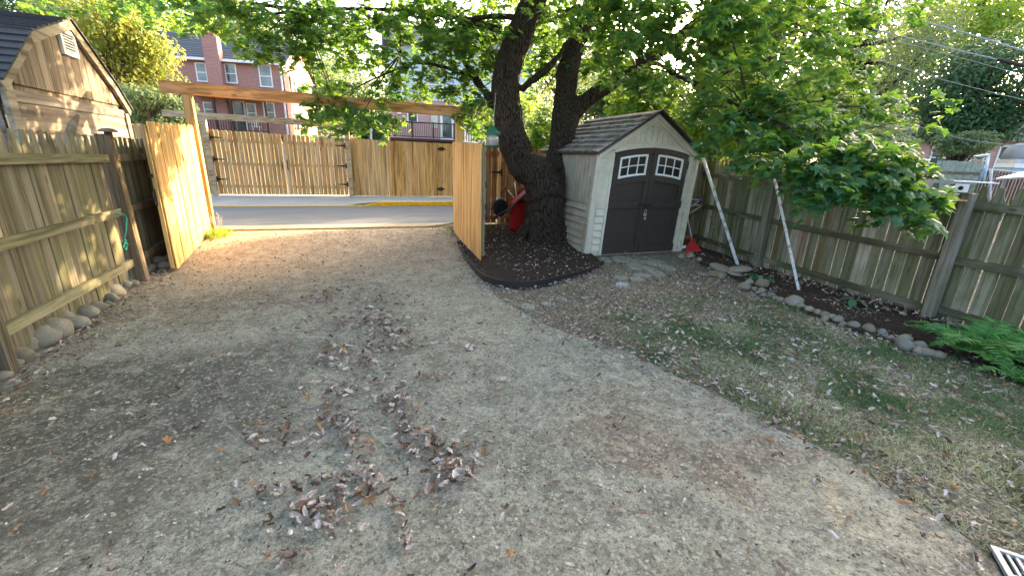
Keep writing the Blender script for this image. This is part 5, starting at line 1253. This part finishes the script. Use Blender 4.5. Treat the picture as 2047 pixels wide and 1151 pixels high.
# ---------------------------------------------------------------- drain grate in the corner
M_grate = plain('dull_grey_metal', (.34,.35,.36), .5, .4, .2)
gr_ = empty('drain_grate', gz(2010, 1130), 'pale slotted drain grate at the bottom right corner', 'grate')
p0, p1 = gz(1975, 1098), gz(2130, 1150); p2 = gz(1850, 1190); e1 = (p1-p0).normalized(); e2 = Vector((-e1.y, e1.x, 0)); 
if (p2-p0).dot(e2) < 0: e2 = -e2
b = MB(); Lg, Wg = .9, .34
zt = Vector((0, 0, .022))
for s_ in (0, Wg-.02, Wg/2-.01): b.beam(p0+e2*(s_+.01)+zt, p0+e2*(s_+.01)+e1*Lg+zt, .022, .018)
for s_ in (0, .3, .6, Lg-.02): b.beam(p0+e1*(s_+.01)+zt+Vector((0,0,.001)), p0+e1*(s_+.01)+e2*Wg+zt+Vector((0,0,.001)), .022, .018)
b.build('frame', M_grate, gr_)
b = MB()
for k_ in range(30): 
    s_ = .03*k_+.02; 
    for w0, w1 in ((.02, Wg/2-.02), (Wg/2+.02, Wg-.02)): b.beam(p0+e1*s_+e2*w0+zt*.95, p0+e1*s_+e2*w1+zt*.95, .012, .012)
b.build('bars', M_grate, gr_)
b = MB(); b.box(p0+e1*Lg/2+e2*Wg/2+Vector((0, 0, .006)), (Lg, Wg, .006), Matrix((e1, e2, Vector((0, 0, 1)))).transposed(), .5); b.build('channel', M_black, gr_)

# ---------------------------------------------------------------- ferns, hostas, weeds
def fern(ctr, label, n=9, L=.6, seed=0):
    r = random.Random(seed); e = empty('fern', tuple(ctr), label, 'fern'); P, N_, Tt, Sz, Vv = [], [], [], [], []; b = MB(); ctr = Vector(ctr)
    for k_ in range(n):
        a_ = 2*math.pi*k_/n+r.uniform(-.3, .3); l_ = L*r.uniform(.75, 1.15); out = Vector((math.cos(a_), math.sin(a_), 0)); pts = []; el = r.uniform(1.05, 1.45)
        for i in range(15):
            t = i/14; pts.append(ctr+out*(l_*t*math.cos(el*(1-t)*.9))+Vector((0, 0, l_*(math.sin(el)*t*1.05-.75*t*t))))
        b.tube(pts, [.005*(1-.8*i/14) for i in range(15)], 4)
        for i in range(1, 15):
            for h_ in (0, .5):
                i2 = min(i+1, 14); p = pts[i].lerp(pts[i2], h_); t = (i+h_)/14; tg = (pts[i]-pts[i-1]).normalized(); sd = tg.cross(Vector((0, 0, 1))).normalized()
                wv_ = l_*.17*math.sin(math.pi*min(1, t*.93+.1))**.8+.012
                for sg in (-1, 1):
                    P.append(p); Tt.append(sd*sg+tg*.45+Vector((0, 0, -.15))); N_.append(sd.cross(tg)*1+Vector((r.gauss(0, .15), r.gauss(0, .15), 0))); Sz.append(wv_); Vv.append(r.random())
    b.build('stalks', M_fern, e)
    blades('fronds', [tuple(p) for p in P], np.array(Sz), np.array([tuple(x) for x in N_]), np.array([tuple(x) for x in Tt]), OVAL, M_fern, e, np.array(Vv), wf=.38)
for i, (x, y, L, n, lab) in enumerate(((1955, 712, .74, 9, 'largest bright fern arching over the end of the stone row'), (2030, 765, .45, 7, 'low fern in front of the largest one at the right edge'), (2040, 715, .5, 10, 'fern tight against the mossy fence at the right edge'),
                                    (1990, 690, .45, 7, 'small fern behind the largest fern near the fence post'), (2085, 745, .5, 10, 'fern cut by the right edge of the view'), (1915, 705, .42, 6, 'small fern at the left side of the fern clump'))):
    q = gz(x, y, .03); fern(q, lab, n, L, i)
def hosta(ctr, label, n, s_, seed, vari=False, mt=None):
    r = random.Random(seed); e = empty('hosta', tuple(ctr), label, 'plant'); ctr = Vector(ctr); P, N_, Tt, Sz = [], [], [], []; b = MB()
    HST = np.array([(0,.45,.05),(0,0,0),(.25,.15,.02),(.36,.4,-.02),(.27,.72,-.05),(0,1,-.2),(-.27,.72,-.05),(-.36,.4,-.02),(-.25,.15,.02)], float)
    for k_ in range(n):
        a_ = 2*math.pi*k_/n+r.uniform(-.4, .4); out = Vector((math.cos(a_), math.sin(a_), 0)); l_ = s_*r.uniform(.7, 1.1); q = ctr+out*l_*.5+Vector((0, 0, l_*r.uniform(.5, .8)))
        b.tube([ctr, ctr.lerp(q, .5)+Vector((0, 0, l_*.15)), q], .006, 5); P.append(tuple(q)); Tt.append(tuple(out+Vector((0, 0, -.25)))); N_.append((out.x*.35+r.gauss(0, .15), out.y*.35+r.gauss(0, .15), 1)); Sz.append(l_*1.15)
    b.build('stems', M_hosta, e); blades('foliage', P, np.array(Sz), np.array(N_), np.array(Tt), HST, mt or M_hosta, e, None, smooth=True)
hosta(gz(1500, 556, .03), 'hosta with broad leaves beside the slabs and pipe', 8, .10, 1)
hosta(gz(1535, 562, .03), 'single leaf hosta right of the slab stack', 3, .12, 2)
hosta(gz(1705, 608, .03), 'lone hosta in the middle of the mulched bed', 8, .11, 3)
M_vh = leafmat('blue_green_hosta', [(.06,.15,.10),(.10,.2,.14),(.2,.28,.18)], [(.1,.25,.1),(.2,.3,.15)], .2, .4)
hosta(gz(1895, 668, .03), 'blue green hosta between the fence post and ferns', 9, .13, 4, mt=M_vh)
hosta(gz(1962, 668, .03), 'pale edged hosta half behind the largest fern', 7, .13, 5, mt=M_vh)

def grass_patch(name, pts, n, hlo, hhi, label=None, parent=None, cat=None, kind=None, vlo=0, vhi=.6, flat=.6):
    P = np.array([tuple(p) for p in pts]); sz = nr.uniform(hlo, hhi, len(P)); tip = nr.normal(0, 1, (len(P), 3)); tip[:, 2] = np.abs(nr.normal(flat, .4, len(P))); nrm = nr.normal(0, 1, (len(P), 3)); nrm[:, 2] = .3
    BL = np.array([(-.5, 0, 0), (.5, 0, 0), (.25, .6, .06), (0, 1, -.05)], float)
    BL[:, 0] *= .1
    o_ = blades(name, P, sz, nrm, tip, BL, M_grass, parent, nr.uniform(vlo, vhi, len(P)))
    if label: tag(o_, label, cat, None, kind)
    return o_
# weeds at the gate
wd = empty('weed_tuft', gz(432, 472, .13), 'bright green weeds with a dry stalk at the end of left gate leaf', 'weeds')
c = gz(432, 474, .12); c.x += .0
blades('blades', [(c.x+rnd.gauss(.03, .09), c.y+rnd.gauss(0, .14), .12) for _ in range(420)], nr.uniform(.08, .22, 420), nr.normal(0, 1, (420, 3)), nr.normal(0, .35, (420, 3))+np.array([0, 0, 1]), RHOMB, M_bleaf, wd, None, wf=.14)
b = MB()
for a_ in range(5):
    q = c+Vector((.0+.02*a_, 0, .1)); t_ = q+Vector((rnd.uniform(-.08, .10), 0, rnd.uniform(.25, .42))); b.tube([q, q.lerp(t_, .5)+Vector((.02, 0, 0)), t_], .004, 4)
    for m_ in range(4): qq = q.lerp(t_, .5+.12*m_); b.tube([qq, qq+Vector((rnd.uniform(-.06, .06), 0, .05))], .003, 4)
b.build('dry_stalk', M_pale, wd)
w2 = empty('weed_tuft', gz(905, 468, .1), 'few green weeds at the far foot of right gate leaf', 'weeds'); c = gz(907, 470, .1)
blades('blades', [(c.x+rnd.gauss(.03, .05), c.y+rnd.gauss(.3, .2), .1) for _ in range(120)], nr.uniform(.06, .14, 120), nr.normal(0, 1, (120, 3)), nr.normal(0, .4, (120, 3))+np.array([0, 0, 1]), RHOMB, M_bleaf, w2, None, wf=.16)

# lawn grass: patchy, thin towards the shed
gp2 = []
tries = 0
while len(gp2) < 70000 and tries < 600000:
    tries += 1
    x, y = rnd.uniform(2.4, 6.3), rnd.uniform(-.4, 5.2)
    if on_drive(x-.04, y): continue
    q = proj((x, y, 0))
    if not q or q[0] > 2200 or q[1] > 1250: continue
    if x > 5.9-.12*abs(y-2) and y > .2 and y < 4: continue
    dens = mnoise.noise(Vector((x*2.2, y*2.2, 9)))*.8+mnoise.noise(Vector((x*6, y*6, 2)))*.5+.42-sm((y-2.6)/2.2)*.8
    if rnd.random() > max(.0, min(1, dens)): continue
    gp2.append((x, y, H(x, y)+.0))
gv = []
o = grass_patch('lawn_grass', gp2, len(gp2), .02, .055, 'thin patchy lawn grass with straw', None, 'grass', 'stuff', 0, 1.0, .45)
va = np.array([.28+.9*mnoise.noise(Vector((p[0]*1.7, p[1]*1.7, 4)))+rnd.gauss(0, .28)+(.35 if p[0] < 3.35 and p[1] < 2.6 else 0) for p in gp2])
o.data.attributes['var'].data.foreach_set('value', np.repeat(np.clip(va, 0, 1), 2).astype(np.float32))

# ---------------------------------------------------------------- fallen leaves
SCROLL = np.array([(0,.45,0),(-.05,-.05,0),(.16,.0,0),(.34,.22,0),(.20,.42,0),(.36,.62,0),(.14,.75,0),(.04,1.02,0),(-.14,.78,0),(-.33,.6,0),(-.22,.42,0),(-.34,.2,0),(-.16,.0,0)], float)
def litter(name, pts, lo, hi, label, curl=(2.5, 6.5), tilt=.45, zoff=.012, vr=(0, 1), big=False):
    n = len(pts); P = np.array(pts, float); P[:, 2] += zoff
    nrm = nr.normal(0, tilt, (n, 3)); nrm[:, 2] = nr.choice([1, 1, -1], n); tip = nr.normal(0, 1, (n, 3)); tip[:, 2] *= .3
    ck = nr.uniform(*curl, n)*(1 if big else 1.25); sz = nr.uniform(lo, hi, n); 
    P[:, 2] += sz*.12*(nrm[:, 2] < 0)*2
    vv = nr.uniform(*vr, n)
    o_ = blades(name, P, sz, nrm, tip, MAPLE*np.array([.85, 1, .3]) if big else SCROLL, M_litter, None, vv, ck)
    return tag(o_, label, 'fallen leaves', None, 'stuff')
cen = [(690,590,60,12,40),(650,600,40,10,20),(780,602,30,10,22),(740,632,70,10,40),(700,650,60,10,30),(765,655,50,12,40),(800,690,40,14,40),(690,700,50,10,26),(655,720,25,8,14),(725,722,40,12,26),(760,770,45,12,26),(805,792,20,10,12),(665,772,60,8,20),(690,788,60,9,24),(780,812,40,12,28),(800,832,30,16,30),(635,803,40,10,14),(565,848,50,8,16),(600,885,50,14,26),(680,845,30,14,26),(705,862,30,16,26),(820,855,50,14,30),(845,880,35,14,26),(850,905,40,16,34),(885,930,40,16,22),(690,895,35,14,16),(520,882,30,12,16),(500,925,10,26,8),(560,985,60,16,28),(640,960,40,10,18),(735,985,40,22,38),(735,955,30,12,20),(650,1000,50,14,26),(605,1022,35,14,20),(665,1040,35,20,28),(895,970,32,20,34),(910,935,25,14,12),(815,1025,40,22,18),(815,1085,20,10,8),(948,908,30,12,9),(960,940,25,8,9),(575,1120,18,18,10),(800,905,30,20,20),(860,760,30,8,8),(1010,780,20,6,6),(900,690,60,10,10),(560,1050,30,12,6)]
LLd = []
for x, y, rx, ry, n in cen:
    for _ in range(int(n*(1.9 if y < 770 else .85))):
        q = gz(x+rnd.gauss(0, rx*.8), y+rnd.gauss(0, ry*.95)); LLd.append((q.x, q.y, max(0, H(q.x, q.y))+.01+rnd.random()*.012))
litter('fallen_leaves', LLd, .035, .075, 'curled dry maple leaves drifted down the middle of the driveway')
sp_ = []
for _ in range(1700):
    x, y = rnd.uniform(-2.2, 3.0), rnd.uniform(.5, 9)
    if on_drive(x, y): sp_.append((x, y, max(0, H(x, y))+.008))
for _ in range(700):      # drift along the left fence and under the gate leaf
    y = rnd.uniform(3.2, 8.9); sp_.append((-2.3+abs(rnd.gauss(0, .16)), y, max(0, H(-2.2, y))+.01))
litter('scattered_leaves', sp_, .025, .06, 'small dry leaves scattered over the whole driveway')
big_ = [(992,798,'orange'),(760,848,'orange'),(968,912,'orange'),(810,897,'orange'),(1018,1112,'pale'),(2008,775,'tan'),(1512,708,'orange'),(187,957,'pale'),(335,890,'pale')]
big3 = [tuple(gz(x, y)+Vector((0, 0, .012))) for x, y, _ in big_]
litter('large_leaves', big3, .06, .075, 'larger orange and pale leaves lying on the driveway', (2.2, 3.5), .4, vr=(.95, 1.), big=True)
ed_ = []
for i in range(len(edge)-1):
    a, c = edge[i], edge[i+1]; L = (c-a).length
    for _ in range(int(L*150)): p = a.lerp(c, rnd.random()); ed_.append((p.x+rnd.gauss(.12, .17), p.y+rnd.gauss(0, .05), H(p.x, p.y)+.012))
litter('edge_leaves', ed_, .025, .06, 'brown leaves gathered along the driveway edge')
lw_ = []
while len(lw_) < 6500:
    x, y = rnd.uniform(2.2, 6.6), rnd.uniform(-.3, 6.2)
    if on_drive(x, y): continue
    dn_ = .55+.5*sm((y-1)/2.5)+.5*mnoise.noise(Vector((x*2, y*2, 3)))
    if rnd.random() > dn_: continue
    if 3.9 < x < 5.9 and 4.9 < y < 6.3 and rnd.random() < .8: continue
    lw_.append((x, y, H(x, y)+.015+(.03 if x > 6.1 and y < 5 else 0)))
litter('lawn_leaves', lw_, .022, .062, 'pale curled leaf litter over soil and lawn')
md_ = []
while len(md_) < 1500:
    x, y = rnd.uniform(2.3, 5.0), rnd.uniform(4.9, 9.2)
    r_ = math.hypot(x-TX, y-TY)
    if r_ < .45 or on_drive(x, y): continue
    md_.append((x, y, bedh(x, y)+.015))
litter('bed_leaves', md_, .02, .05, 'small leaf scraps on the dark soil round the maple', vr=(0, .6))
# grit and crumbs on the drive
gr3 = []
for _ in range(52000):
    x, y = rnd.uniform(-2.3, 3.0), rnd.uniform(.4, 8.6)**1.0
    if on_drive(x, y) and rnd.random() < .55+.6*mnoise.noise(Vector((x*1.5, y*1.5, 7))): gr3.append((x, y, max(0, H(x, y))+.008))
GR = np.array([(-.5, 0, 0), (.5, -.1, 0), (.3, .7, .1), (-.2, .9, .25)], float)
n = len(gr3); k = NM('grit'); M_grit = k.fin(k.ramp(k.attr(), ((0, (.05,.045,.04)), (.6, (.16,.14,.105)), (.66, (.34,.31,.25)), (1, (.50,.47,.40)))), .9, .15)
gn_ = nr.normal(0, .35, (n, 3)); gn_[:, 2] = 1
tag(blades('drive_grit', gr3, nr.uniform(0, 1, n)**3*.013+.004, gn_, nr.normal(0, 1, (n, 3))*np.array([1, 1, .2]), GR, M_grit), 'grit and leaf crumbs over the driveway', 'grit', None, 'stuff')
for o_ in bpy.data.objects:
    if o_.get('_o') is not None: del o_['_o']
